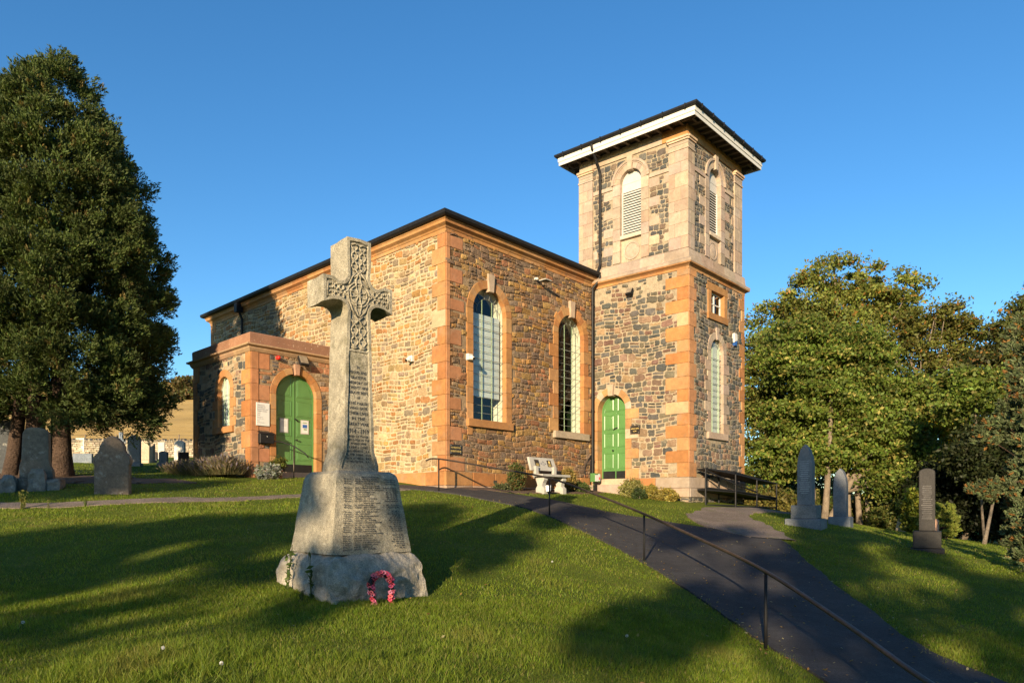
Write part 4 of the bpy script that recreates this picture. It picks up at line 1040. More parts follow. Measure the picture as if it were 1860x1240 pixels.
for i,row in enumerate(roll):
    z=pz(864+(998-864)*i/(len(roll)-1)); k=.42+.10*(1-(z+.63)/1.1)
    if row[0]=='h':
        put_text(ins,row[1],pface,.02,z,.024,.012,width=.075,weight=.03)
        for s in (-1,1): ins.prism([(.02+s*.09-.04,z-.004),(.02+s*.09+.04,z-.004),(.02+s*.09+.04,z+.004),(.02+s*.09-.04,z+.004)],pface,.008,.013)
    else:
        put_text(ins,row[0],pface,-k+.06,z,.024,.012,'l',min(.13,.030*len(row[0])),.03)
        put_text(ins,row[1],pface,-k+.22,z,.026,.012,'l',.0265*len(row[1]),.03)
        put_text(ins,row[2],pface,k-.01,z,.025,.012,'r',.023*len(row[2]),.03)
ins.build('inscription',M['letter'],cross)

# poppy wreath leaning on the foot of the memorial
wp=at(701,1086,8.95); WZ=gz(wp[0],wp[1]-.05)
wreath=empty('poppy_wreath',(wp[0]-.02,wp[1]-.10,-1.27),math.pi/2-PHI,'horseshoe wreath of pink and red paper poppies leaning on the memorial base','wreath')
rg=MB(); P=[]
for i in range(25):
    s=-1+2*i/24; 
    if abs(s)>.62: u=(.155-.045*(abs(s)-.62)/.38)*(1 if s>0 else -1); z=.25-.25*(abs(s)-.62)/.38
    else: q=math.pi/2*s/.62; u=.155*math.sin(q); z=.25+.155*math.cos(q)
    P.append((u,.02+.09*z,z))
rg.tube(P,.035,8); rg.build('wreath_ring',M['black'],wreath,smooth=True)
pt=MB(); lf=MB(); r=random.Random(12); reds=[(.72,.12,.18),(.78,.22,.32),(.66,.07,.12),(.80,.30,.42),(.74,.15,.17),(.55,.10,.24)]
for i in range(96):
    t=r.random(); k=t*24; i0=min(int(k),23); f_=k-i0
    c=Vector(P[i0])*(1-f_)+Vector(P[i0+1])*f_
    n_=Vector((r.uniform(-1,1),r.uniform(-1.5,.15),r.uniform(-1,1))).normalized(); c=c+n_*.036
    a=n_.cross(Vector((.3,.2,1))).normalized(); b_=n_.cross(a); s=r.uniform(.020,.030); col=jit(r.choice(reds),.12,r)
    for q in range(4):
        an=q*math.pi/2+r.uniform(-.2,.2); d_=a*math.cos(an)+b_*math.sin(an); e_=a*-math.sin(an)+b_*math.cos(an)
        pt.add([tuple(c),tuple(c+d_*s*.7+e_*s*.7+n_*.006),tuple(c+d_*s*1.25+n_*.014),tuple(c+d_*s*.7-e_*s*.7+n_*.006)],[(0,1,2,3)],jit(col,.1,r))
    pt.blob(tuple(c+n_*.010),(.006,.006,.006),6,4,(.02,.02,.03))
pt.build('poppies',M['petal'],wreath); 

# ------------------------------------------------------------------ handrails
def rail_points(L): return [tuple(p) for p in catmull3(L)]
def catmull3(P,n=8): return [tuple(p) for p in catmull(P,n)]
hr=empty('handrail',at(998,938,17.0),0,'long dark metal handrail following the left edge of the tarmac path','handrail')
base=Vector(at(998,938,17.0))
tops=[at(774,836,20.3),at(797,833,20.0),at(900,850,18.5),at(998,868,17.0),at(1088,900,15.1),at(1170,933,13.3),at(1285,985,10.7),at(1390,1037,8.3),at(1540,1135,6.5),at(1692,1242,5.2),(3.3,3.9,-1.55)]
b=MB(); b.tube([tuple(Vector(p)-base) for p in catmull3(tops,6)],.024,10); b.build('rail',M['rust'],hr,smooth=True)
for (px,py,Y) in ((797,834,20.0),(998,869,17.0),(1170,934,13.3),(1391,1038,8.3),(1700,1255,5.05)):
    p=Vector(at(px,py,Y)); b=MB(); z=gz(p.x,p.y)-.1; b.tube([tuple(Vector((p.x,p.y,z))-base),tuple(Vector((p.x,p.y,p.z))-base)],.02,10); b.build('post',M['black'],hr,smooth=True)
# step rail by the tower door
def wv(x,y,z): return Vector(wld(*TT(x,y,z)))
b0=wv(TX-.50,-.02,.5); sr=empty('step_handrail',tuple(b0),0,'short bent black handrail beside the tower door steps','handrail')
b=MB(); b.tube([tuple(v-b0) for v in (wv(TX-.55,-.02,.45),wv(TX-.55,-.02,1.45),wv(TX-.45,-.03,1.62),wv(TX-.1,-.06,2.02),wv(TX-.02,-.06,2.05))],.022,8); b.build('rail',M['black'],sr,smooth=True)
b=MB(); b.tube([tuple(v-b0) for v in (wv(TX-.30,-.07,.5),wv(TX-.30,-.07,1.50),wv(TX-.18,-.06,1.85))],.018,8); b.build('post',M['black'],sr,smooth=True)
# rail by the porch steps
p0=Vector(wld(pc-.52,PY-.75,.75)); pr_=empty('step_handrail',tuple(p0),0,'slim grey handrail on one post in front of the porch door','handrail')
b=MB(); tl=[Vector(wld(pc-.95,PY-.1,2.18)),Vector(wld(pc-.75,PY-.4,2.14)),Vector(wld(pc-.52,PY-.75,2.0)),Vector(wld(pc-.3,PY-1.1,1.75)),Vector(wld(pc-.24,PY-1.2,1.60))]
b.tube([tuple(v-p0) for v in tl],.02,8); b.build('rail',M['black'],pr_,smooth=True)
b=MB(); b.tube([(0,0,-.25),(0,0,1.25)],.02,8); b.build('post',M['rust'],pr_,smooth=True)
# black steel ramp rails in front of the tower's right face
ry=TY-1.35
rp0=wv(TX+.55,ry,0); ramp_=empty('ramp_landing',tuple(rp0),0,'black steel landing and railings against the right face of the tower','ramp')
def rv(x,y,z): return tuple(wv(x,y,z)-rp0)
b=MB(); fr_=[(7.98,TY-.12),(9.3,TY-.12),(10.7,TY-.12),(11.9,TY-.12)]; bk_=[(8.9,TY-1.1),(10.5,TY-1.1),(12.0,TY-1.1)]
def post(x,y,zt,name='post'):
    q=MB(); w=wv(x,y,0); z0=gz(w.x,w.y)-.1; q.tube([rv(x,y,z0),rv(x,y,zt)],.03,8); q.build(name,M['black'],ramp_)
post(7.95,TY-.5,1.28); post(9.05,TY-1.05,1.10); post(9.55,TY-.2,1.12); post(10.9,TY-.2,1.02); post(10.8,TY-1.05,.96); post(12.6,TY-1.05,.86)
b=MB()
for (A,B_) in (((7.95,TY-.5,1.28),(9.05,TY-1.05,1.10)),((9.05,TY-1.05,1.10),(10.8,TY-1.05,.96)),((10.8,TY-1.05,.96),(12.6,TY-1.05,.86)),((7.95,TY-.5,1.28),(9.55,TY-.2,1.12)),((9.55,TY-.2,1.12),(12.6,TY-.25,.9)),((12.6,TY-.25,.9),(12.6,TY-1.05,.86)),
    ((7.95,TY-.5,.62),(9.05,TY-1.05,.52)),((9.05,TY-1.05,.52),(12.6,TY-1.05,.30)),((7.95,TY-.5,.02),(9.05,TY-1.05,.0)),((9.05,TY-1.05,-.02),(12.6,TY-1.05,-.08)),((7.97,TY-.5,1.22),(9.05,TY-1.05,.75)),((9.05,TY-1.05,.75),(10.8,TY-1.05,.50))):
    b.tube([rv(*A),rv(*B_)],.028,8)
b.build('rails',M['black'],ramp_)
b=MB()
def deck(z0,z1,t): 
    P=[(7.95,TY-.48),(9.05,TY-1.03),(12.6,TY-1.03),(12.6,TY-.12),(8.1,TY-.12)]
    hh=lambda x:z0+(z1-z0)*(x-7.95)/4.65
    b.add([rv(x,y,hh(x)) for x,y in P]+[rv(x,y,hh(x)-t) for x,y in P],[(0,1,2,3,4),(9,8,7,6,5)]+[(i,(i+1)%5,5+(i+1)%5,5+i) for i in range(5)])
deck(.60,.28,.07); b.build('landing_deck',M['black'],ramp_)
b=MB(); deck(1.30,.88,.05); b.build('top_panel',M['black'],ramp_)

# ------------------------------------------------------------------ things on the walls
def on_wall(name,label,cat,p,rz,group=None): return empty(name,tuple(p),rz,label,cat,group)
AZ=math.pi/2-TH
def lf_(base,rz):
    """world -> local points for a thing turned by rz"""
    c,s=math.cos(-rz),math.sin(-rz)
    def f(p): v=Vector(p)-Vector(base); return (v.x*c-v.y*s,v.x*s+v.y*c,v.z)
    return f
# local frame on S faces: x along the wall, -y out; on W faces: y along the wall, -x out (both turned by AZ)
def floodlight(name,label,p,T_out,size,tilt,grp):
    o=on_wall(name,label,'floodlight',p,AZ,grp); ox,oy=T_out
    w,h,t=size
    def P(u,v,d):  # u along, v up, d out, tilted head
        c,s=math.cos(tilt),math.sin(tilt); d2=d*c+v*s; v2=v*c-d*s
        D=.16+d2
        return (u if ox==0 else ox*D*1.0, oy*D if ox==0 else u, v2) if ox==0 else (ox*D, u, v2)
    b=MB(); b.T=lambda a,b_,c_:P(a,b_,c_); b.box(-w/2,w/2,-h/2,h/2,-t/2,t/2,ch=.01); b.build('lamp_housing',M['black'],o)
    b=MB(); b.T=lambda a,b_,c_:P(a,b_,c_); b.box(-w/2+.02,w/2-.02,-h/2+.06,h/2-.02,t/2,t/2+.006); b.build('lamp_glass',M['lampglass'],o)
    b=MB(); b.tube([(0,0,-.05),(ox*.16,oy*.16,-.03)],.018,6); b.build('bracket',M['black'],o)
    return o
floodlight('floodlight','square black floodlight on the lower tower wall below the string course',wv(TX,-1.66,7.78),(-1,0),(.26,.26,.09),-.5,'floodlights')
floodlight('floodlight','large square floodlight above the porch door arch',Vector(wld(-1.22,PY,5.05)),(0,-1),(.34,.40,.10),-.55,'floodlights')
# slim LED floodlight with a sensor on the hall's right wall
p=Vector(wld(4.28,0,7.78)); o=on_wall('security_light','thin grey security light with white sensor high on hall wall between the arched windows','security light',p,AZ)
b=MB(); b.box(-.16,.20,-.46,-.16,-.06,-.02,ch=.008); b.build('lamp_panel',M['concrete'],o)
b=MB(); b.tube([(0,0,-.02),(0,-.2,-.04)],.02,6); b.build('bracket',M['black'],o)
b=MB(); b.blob((-.20,-.10,.02),(.06,.06,.05)); b.box(-.24,-.16,-.08,0,.0,.07); b.build('sensor',M['white'],o)
# two white cameras near the hall's corner
def cctv(label,p,dirx,diry):
    o=on_wall('security_camera',label,'security camera',p,AZ,'white security cameras at the hall corner')
    b=MB(); b.box(*( (-.12,.0,-.10,.10) if dirx else (-.10,.10,-.12,.0)),-.10,.10,ch=.012); b.build('mounting_box',M['white'],o)
    b=MB(); b.blob((dirx*.16,diry*.16,-.03),(.075,.075,.075),12,8); b.tube([(dirx*.16,diry*.16,-.03),(dirx*.26,diry*.26,-.07)],.055,10); b.build('camera_body',M['white'],o,smooth=True)
    b=MB(); b.tube([(dirx*.255,diry*.255,-.07),(dirx*.275,diry*.275,-.077)],.045,10); b.build('lens',M['black'],o)
cctv('white security camera on the sunny left wall of the hall near its corner quoins',Vector(wld(0,1.58,4.65)),-1,0)
cctv('white security camera beside the left jamb of the first arched window',Vector(wld(.92,0,4.62)),0,-1)
# name plates
def plate(name,label,p,w,h,face_,lines_,mat,lmat,group=None,screws=True,mw=None):
    o=on_wall(name,label,'sign',p,AZ,group); fx=(lambda u,z,d:(u,-d,z)) if face_=='S' else (lambda u,z,d:(-d,-u,z))
    b=MB(); b.prism(rect(-w/2,w/2,-h/2,h/2),fx,0,.025,(1,1,1),.004); b.build('panel',mat,o)
    for (z,s,sz,wd,al,u) in lines_: b=MB(); put_text(b,s,fx,u,z,sz,.028,al,wd,.015); b.build('lettering',lmat,o)
    if screws:
        for u in (-1,1):
            for z in (-1,1): b=MB(); q=fx(u*(w/2-.035),z*(h/2-.04),.028); b.blob(q,(.009,.009,.009),6,4); b.build('screw',M['white'],o)
    return o
plate('name_plate','black plate with two lines of gold lettering low on the hall corner',Vector(wld(.36,-.03,1.72)),.47,.30,'S',[(.055,'HOUNDWOOD',.075,.40,'c',0),(-.055,'INVENTORIUM',.075,.42,'c',0)],M['sign'],M['gold'])
plate('name_plate','black plate with gold lettering right of the tower door',wv(TX-.04,-1.82,2.76),.40,.30,'W',[(.04,'INVENTORIUM',.06,.33,'c',0),(-.05,'ROOM',.06,.13,'c',0)],M['sign'],M['gold'])
nl=[(.30,'Welcome to',.06,.26,'l',-.2),(.235,'Houndwood',.06,.28,'l',-.2),(.17,'Inventorium and',.06,.38,'l',-.2),(.105,'Visitor Centre',.06,.34,'l',-.2),(.03,'Opening',.035,.1,'l',-.2),(-.03,'Parking',.035,.09,'l',-.2),(-.10,'Please ring the bell',.03,.2,'l',-.2),(-.15,'or ask at the house',.03,.22,'l',-.2),(-.22,'Toilets',.03,.08,'l',-.2),(-.28,'are beside the path',.03,.24,'l',-.2)]
plate('notice_board','white notice sheet with grey text left of the porch door',Vector(wld(-2.66,PY-.035,3.06)),.47,.77,'S',nl,M['paper'],M['ink'],screws=False)
o=on_wall('letter_box','black wall letter box below the white notice by the porch door','letter box',Vector(wld(-2.58,PY-.03,2.26)),AZ)
b=MB(); b.box(-.25,.25,-.17,0,-.18,.16,ch=.015); b.add([(-.26,-.19,.13),(.26,-.19,.13),(.26,0,.2),(-.26,0,.2),(-.26,-.19,.16),(.26,-.19,.16),(.26,0,.23),(-.26,0,.23)],[(0,1,2,3),(4,5,6,7),(0,1,5,4),(2,3,7,6),(0,3,7,4),(1,2,6,5)]); b.build('box',M['black'],o)
b=MB(); b.blob((0,-.175,.05),(.014,.01,.014),8,5); b.build('lock',M['white'],o)
o=on_wall('alarm_beacon','small red dome beacon on the porch wall above the door','alarm',Vector(wld(-2.12,PY,5.03)),AZ)
b=MB(); b.tube([(0,0,0),(0,-.08,0)],.07,12); b.blob((0,-.10,0),(.07,.09,.07),12,8); b.build('beacon',M['redp'],o,smooth=True)
o=on_wall('alarm_box','white alarm box with blue foot on the tower beside the slit window','alarm',wv(11.17,TY-.01,6.30),AZ)
b=MB(); b.prism([(-.13,-.10),(.13,-.02),(.13,.22),(.09,.26),(-.09,.26),(-.13,.22)],lambda u,z,d:(u,-d,z),0,.10,(1,1,1),.02); b.build('box',M['white'],o)
b=MB(); b.prism([(-.13,-.105),(-.08,-.22),(.08,-.22),(.13,-.025)],lambda u,z,d:(u,-d,z),0,.095,(1,1,1),.02); b.build('box_foot',M['blue'],o)
for (u,lab,pic) in ((-.38,'blank white framed notice on the left leaf of the porch door',0),(.42,'framed poster with blue picture on the right leaf of the porch door',1)):
    o=on_wall('door_notice',lab,'notice',Vector(wld(pc+u,PY+.165,2.78)),AZ)
    b=MB(); b.prism(rect(-.16,.16,-.25,.25),lambda a,z,d:(a,-d,z),0,.012); b.build('frame',M['concrete'],o)
    b=MB(); b.prism(rect(-.13,.13,-.22,.22),lambda a,z,d:(a,-d,z),.012,.015); b.build('sheet',M['paper'],o)
    b=MB()
    if pic: b.prism(rect(-.09,.09,-.03,.09),lambda a,z,d:(a,-d,z),.015,.017); b.build('picture',M['blue'],o)
    else:
        for k in range(5): b.prism(rect(-.10,.06+.01*k,.14-.04*k,.146-.04*k),lambda a,z,d:(a,-d,z),.015,.017)
        b.build('text_lines',M['ink'],o)
    if pic:
        b=MB(); b.prism(rect(-.09,.08,.14,.165),lambda a,z,d:(a,-d,z),.015,.017); b.prism(rect(-.05,.08,-.10,-.06),lambda a,z,d:(a,-d,z),.015,.017); b.build('text_lines',M['green'],o)

# ------------------------------------------------------------------ memorial bench
bp=Vector(wld(3.62,-.95,.50)); bench=empty('stone_bench',tuple(bp),AZ,'pale cast stone memorial bench with slanted back against the hall wall','bench')
b=MB(); b.box(-.72,.72,-.42,.02,.44,.52,ch=.012); b.build('seat',M['concrete'],bench)
b=MB()
V=[(-.66,.10,.66),(.66,.10,.66),(.62,.26,1.10),(-.62,.26,1.10)]; b.add(V+[(x,y+.09,z) for x,y,z in V],[(0,1,2,3),(7,6,5,4),(0,4,5,1),(1,5,6,2),(2,6,7,3),(3,7,4,0)]); b.build('backrest',M['concrete'],bench)
for s in (-1,1):
    b=MB(); b.box(s*.46-.06,s*.46+.06,.03,.14,.40,.80); b.build('back_support',M['concrete'],bench)
    b=MB(); prof=[(-.36,-.12),(.0,-.12),(.0,.06),(-.07,.16),(-.03,.28),(.0,.34),(.0,.44),(-.34,.44),(-.36,.34),(-.29,.24),(-.27,.14),(-.36,.06)]
    b.prism([(y,z) for y,z in prof],lambda u,z,d,s=s:(s*.48+d,u,z),-.09,.09,(1,1,1),.01); b.build('leg',M['concrete'],bench)
def bkp(u,z,d): t=(z-.66)/.44; return (u,.10+.16*t-d,z)
for (u,mt) in ((-.30,'sign'),(.33,'sign')):
    b=MB(); b.prism(rect(u-.105,u+.105,.80,1.02),bkp,0,.012); pq_=b.build('plaque',M[mt],bench)
    b=MB()
    if u>0: b.prism([(u+.05*math.cos(a*.9),.955+.05*math.sin(a*.9)) for a in range(7)],bkp,.012,.014); 
    for k in range(3): b.prism(rect(u-.07,u+.07,.82+.03*k,.832+.03*k),bkp,.012,.014)
    b.build('plaque_lettering',M['gold'],pq_)
b=MB()
for k in range(16):
    a=2*math.pi*k/16; b.prism([(.02+.06*math.cos(a),.90+.06*math.sin(a)),(.02+.075*math.cos(a),.90+.075*math.sin(a)),(.02+.075*math.cos(a+.39),.90+.075*math.sin(a+.39)),(.02+.06*math.cos(a+.39),.90+.06*math.sin(a+.39))],bkp,0,.004)
b.prism(rect(.01,.03,.86,1.0),bkp,0,.005); b.prism(rect(-.02,.06,.955,.97),bkp,0,.006)
for s in (-1,1): b.prism(rect(.02+s*.115-.03,.02+s*.115+.03,.87,.92),bkp,0,.004)
b.build('carved_emblem',M['ink'],bench)
p=wld(3.12,-1.42,.46); o=empty('metal_pail',p,0,'small grey metal pail under the left leg of the bench','pail'); b=MB(); b.lathe(0,0,[(.07,0),(.075,.02),(.09,.18),(.095,.19),(.08,.19)],16); b.build('body',M['headg'],o,smooth=True)
b=MB(); b.tube([(.09*math.cos(math.pi*i/8),0,.19+.06*math.sin(math.pi*i/8)) for i in range(9)],.005,5); b.build('handle',M['black'],o)
p=wld(7.0,-.45,.9); o=empty('utility_box',p,AZ,'small green and white box at the foot of the hall downpipe','box')
b=MB(); b.box(-.20,.14,-.12,.10,-.02,.30,ch=.01); b.build('case',M['green'],o)
b=MB(); b.box(-.19,-.02,-.13,-.121,.0,.24); b.build('panel',M['paper'],o); b=MB(); b.prism(rect(.0,.12,.02,.28),lambda u,z,d:(u,-d,z),.121,.128); b.build('label_panel',M['paper'],o)
b=MB(); b.prism(rect(.03,.09,.06,.16),lambda u,z,d:(u,-d,z),.128,.132); b.build('warning_mark',M['redp'],o)
b=MB(); b.box(-.10,.02,-.06,.04,-.5,-.02); b.build('post',M['black'],o)

# ------------------------------------------------------------------ graveyard
GC=[(.19,.185,.17),(.23,.22,.20),(.16,.165,.165),(.30,.29,.26)]
def stone_profile(kind,w,h):
    hw=w/2
    if kind=='flat': return [(-hw,0),(hw,0),(hw,h),(-hw,h)]
    if kind=='round': return [(-hw,0),(hw,0),(hw,h-hw*.6)]+[(hw*math.cos(math.pi*i/12),h-hw*.6+hw*.6*math.sin(math.pi*i/12)) for i in range(1,12)]+[(-hw,h-hw*.6)]
    if kind=='ogee': return [(-hw,0),(hw,0),(hw,h*.9),(hw*.75,h*.93),(hw*.35,h),(0,h*1.0),(-hw*.35,h),(-hw*.75,h*.93),(-hw,h*.9)]
    if kind=='gothic':
        return [(-hw*.96,0),(hw*.96,0),(hw*.96,h*.5),(hw*1.02,h*.515),(hw*1.03,h*.60),(hw*.93,h*.66),(hw*.78,h*.70),(hw*.70,h*.745),(hw*.68,h*.80),(hw*.52,h*.89),(hw*.26,h*.965),(0,h),(-hw*.26,h*.965),(-hw*.52,h*.89),(-hw*.68,h*.80),(-hw*.70,h*.745),(-hw*.78,h*.70),(-hw*.93,h*.66),(-hw*1.03,h*.60),(-hw*1.02,h*.515),(-hw*.96,h*.5)]
    if kind=='point': return [(-hw,0),(hw,0),(hw,h*.66),(hw*.86,h*.80),(hw*.5,h*.93),(0,h),(-hw*.5,h*.93),(-hw*.86,h*.80),(-hw,h*.66)]
    if kind=='worn': return [(-hw*1.0,0),(hw*1.15,0),(hw*1.1,h*.16),(hw*.96,h*.24),(hw*.88,h*.34),(hw*.84,h*.9),(hw*.66,h*.97),(hw*.3,h*1.0),(-hw*.3,h*1.0),(-hw*.62,h*.97),(-hw*.80,h*.88),(-hw*.88,h*.34),(-hw*.98,h*.24)]
def headstone(px,py,Y,w,h,kind,label,col,t=.14,rz=0,tilt=0,base=None,mat='headg',lines=0,linecol='ink',seed=0,group=None,plinth2=None,name='headstone'):
    x,y,z=((px-CX)/F*Y,Y,0); z=gz(x,y)
    o=empty(name,(x,y,z-.02),rz,label,'headstone',group); o.rotation_euler=(0,tilt,rz)
    fx=lambda u,zz,d:(u,-d,zz); zb=0
    if plinth2:
        b=MB(); W2,H2,T2=plinth2; b.box(-W2/2,W2/2,-T2/2,T2/2,-.25,H2,jit(col,.1),ch=.02); b.displace(.012,4,seed); b.build('foot_stone',M[mat],o); zb=H2
    if base:
        b=MB(); W2,H2,T2=base; b.box(-W2/2,W2/2,-T2/2,T2/2,-.25 if not plinth2 else zb+.003,zb+H2,jit(col,.1),ch=.02); b.build('plinth',M[mat],o); zb+=H2
    b=MB(); P=[(u,zz+zb+.003 if zz>0 or base or plinth2 else zz-.2) for u,zz in stone_profile(kind,w,h)]
    b.prism(P,fx,-t/2,t/2,col,.015)
    if seed: b.displace(.010,3.5,seed)
    b.build('slab',M[mat],o)
    if lines:
        b=MB(); r=random.Random(seed+3)
        for k in range(lines):
            zz=zb+h*.72-h*.52*k/max(1,lines-1); ww=w*r.uniform(.22,.36); b.prism(rect(-ww,ww,zz-.006,zz+.006),fx,t/2,t/2+.003,tuple(min(.4,q*2.6+.04) for q in col))
        b.build('inscription',M[linecol],o)
    return o
headstone(205,894,17.4,.86,1.47,'gothic','pale brown gothic pointed headstone with shoulders on the near left lawn',(.15,.115,.085),.16,.10,0,seed=3.1,lines=0)
o=headstone(66,886,18.0,.70,1.30,'worn','rough grey worn headstone with lichened base stones in front of the cypress trunks',(.135,.118,.09),.22,.35,0,seed=5.2,plinth2=(1.20,.30,.5))
def lump(x,y,w,dp_,h,s_):
    q=slab(w,dp_,-.2,w*.9,dp_*.85,h,6,6,'loose_stone','x',.035,5,s_,rnd=.25); q.v=[(p[0]+x,p[1]+y,p[2]) for p in q.v]; q.c=[(.15,.145,.125)]*len(q.c); q.build('loose_stone',M['headg'],o)
lump(.12,-.36,.20,.11,.52,1.3)
lump(-.50,-.30,.17,.20,.36,4.3)
lump(.42,-.30,.22,.14,.26,2.3)
headstone(2,850,22,.7,1.5,'flat','dark slate headstone at the left edge behind the cypress',(.05,.055,.06),.14,0,base=(.9,.2,.3))
far=[(512,795,95,34,'flat','low brown kerb stone in the far graveyard',(.20,.16,.14)),(517,752,95,32,'flat','low pale stone by the far graveyard wall',(.42,.38,.33)),
 (610,758,60,86,'flat','short beige headstone left of the tall white one',(.40,.33,.22)),(670,742,76,155,'flat','tall white headstone before the dry stone wall',(.55,.52,.45)),
 (692,822,152,80,'flat','wide low blue grey headstone left of the gothic stone',(.16,.19,.23)),(740,740,80,26,'flat','low dark stone behind the blue grey one',(.07,.06,.05)),
 (1038,760,54,84,'flat','pale stone half hidden right of the gothic stone',(.42,.39,.33)),(1120,850,100,240,'ogee','tall grey shouldered headstone on a dark base',(.22,.23,.24)),
 (1210,825,80,168,'ogee','beige headstone beside the tall grey one',(.40,.34,.25)),(1257,822,30,140,'flat','narrow brown headstone seen on edge',(.28,.23,.17)),(1286,803,58,76,'ogee','small dark polished headstone with flowers in front',(.035,.03,.028)),
 (1347,790,54,130,'flat','slim pale headstone before the far wall',(.46,.43,.37)),(1364,848,66,100,'ogee','small grey headstone near the porch',(.24,.24,.24)),(1500,828,88,172,'ogee','tall white headstone close to the porch corner',(.52,.50,.45)),(1530,855,80,98,'flat','dark red headstone beside the porch corner',(.05,.028,.025))]
for i,(zx,zy,w,h,kind,lab,col) in enumerate(far):
    px,py=zx/4.592,zy/4.592+660; p=hit(px,py+1,24,62); Y=p[1]; k=Y/F/4.592
    hs=headstone(px,py,Y,max(.35,w*k),h*k*.97,kind,lab,col,.14,(i*37%10-5)*.03,0,base=(max(.35,w*k)*1.2,.14,.34) if h>90 else None,seed=0,group='headstones in the far graveyard',lines=0)
fx_=hit(1286/4.592,812/4.592+660,24,62)
p=hit(1010/4.592,665/4.592+668,24,62); o=empty('grave_cross',(p[0],p[1],p[2]),.1,'blue grey stone cross rising behind the gothic headstone','headstone','headstones in the far graveyard'); k=p[1]/F/4.592
b=MB(); b.prism([(-.16,-.2),(.16,-.2),(.16,1.25),(.42,1.25),(.42,1.65),(.16,1.65),(.16,2.25),(-.16,2.25),(-.16,1.65),(-.42,1.65),(-.42,1.25),(-.16,1.25)],lambda u,z,d:(u,-d,z),-.1,.1,(.15,.18,.22),.02); b.build('cross_slab',M['headg'],o)
b=MB(); b.box(-.4,.4,-.25,.25,-.2,.35,(.16,.18,.21),ch=.03); b.build('plinth',M['headg'],o)
# right-hand monuments
def rzface(a): return a
headstone(1464,951,20.5,.42,1.78,'point','tall blue grey pointed headstone on a two step base right of the gravel',(.155,.162,.17),.36,-.62,0,base=(.72,.40,.62),plinth2=(1.0,.24,.86),mat='polish',lines=16,linecol='headg',seed=0)
headstone(1527,951,24.0,.42,1.66,'point','shorter blue grey pointed headstone behind the tall pointed one',(.15,.16,.175),.36,-.62,0,base=(.70,.34,.60),mat='polish',lines=0)
headstone(1684,996,17.0,.34,1.52,'round','dark round topped granite pillar headstone on the right slope',(.034,.032,.031),.36,-.55,0,base=(.60,.42,.56),plinth2=(.72,.08,.7),mat='polish',lines=18,linecol='headg')
headstone(1634,966,28.0,.36,.62,'flat','small pale leaning headstone in the sun at the wood edge',(.46,.37,.24),.12,-.5,.22)
headstone(1697,972,22.5,.26,.72,'round','small reddish headstone behind the dark pillar stone',(.42,.25,.17),.12,-.5,.0,lines=0)

# dry stone wall, fence and pole beyond the graveyard
def build_wall(P0,P1,h,n,name,label):
    o=empty(name,(P0[0],P0[1],0),0,label,'stone wall'); b=MB(); r=random.Random(6); d=Vector((P1[0]-P0[0],P1[1]-P0[1],0)); L=d.length; d.normalize(); nn=Vector((d.y,-d.x,0))
    def pl_(u,z,dd): q=d*u+nn*dd; return (q.x,q.y,z+gz(P0[0]+q.x,P0[1]+q.y))
    u=0
    b.prism([(0,-.4),(L,-.4),(L,h-.12),(0,h-.12)],lambda a,z,dd:pl_(a,z,dd),-.5,-.05,(.10,.09,.07))
    rows=int(h/.17)
    for k in range(rows):
        u=0
        while u<L:
            w=r.uniform(.22,.6); z=k*.17; b.prism([(u+.01,z+.01),(u+w-.01,z+.01+r.uniform(-.02,.02)),(u+w-.02,z+.16),(u+.02,z+.155)],pl_,-.06,r.uniform(-.02,.05),jit((.34,.28,.20),.3,r),.02); u+=w
    b.build('wall_face',M['drystone'],o)
    b=MB(); u=0
    while u<L:
        w=r.uniform(.10,.2); b.prism([(u,rows*.17),(u+w,rows*.17),(u+w*.9,rows*.17+r.uniform(.15,.34)),(u+w*.1,rows*.17+r.uniform(.15,.34))],pl_,-.45,.02,jit((.26,.22,.16),.3,r),.03); u+=w
    b.build('coping_stones',M['drystone'],o); return o
build_wall((-58,61.6),(-20,62.2),1.45,6,'dry_stone_wall','grey dry stone wall with upright coping stones along the pasture')
fo=empty('wire_fence',(-40,64.5,gz(-40,64.5)),0,'thin post and wire fence above the dry stone wall','fence')
for i in range(14):
    x=-17+i*2.9; b=MB(); zz=gz(-40+x,64.5)-gz(-40,64.5); b.tube([(x,0,zz-.2),(x,0,zz+2.0)],.05,6); b.build('post',M['bark'],fo)
b=MB()
for hgt in (1.2,1.6,1.9): b.tube([(-17+i*2.9,0,gz(-57+i*2.9,64.5)-gz(-40,64.5)+hgt) for i in range(14)],.012,4)
b.build('wire',M['black'],fo)
p=((325-CX)/F*190,190); o=empty('utility_pole',(p[0],p[1],gz(*p)),0,'slim white pole standing in the hill pasture','pole'); b=MB(); b.tube([(0,0,-.3),(0,0,3.4)],.16,8); b.build('shaft',M['white'],o); b=MB(); b.box(-.8,.8,-.08,.08,3.0,3.15); b.build('crossarm',M['bark'],o)
b=MB(); b.tube([(-60,3,5.5),(-30,1,3.6),(0,0,3.2),(30,-2,3.4),(60,-4,4.6)],.035,5); b.build('cable',M['black'],o)
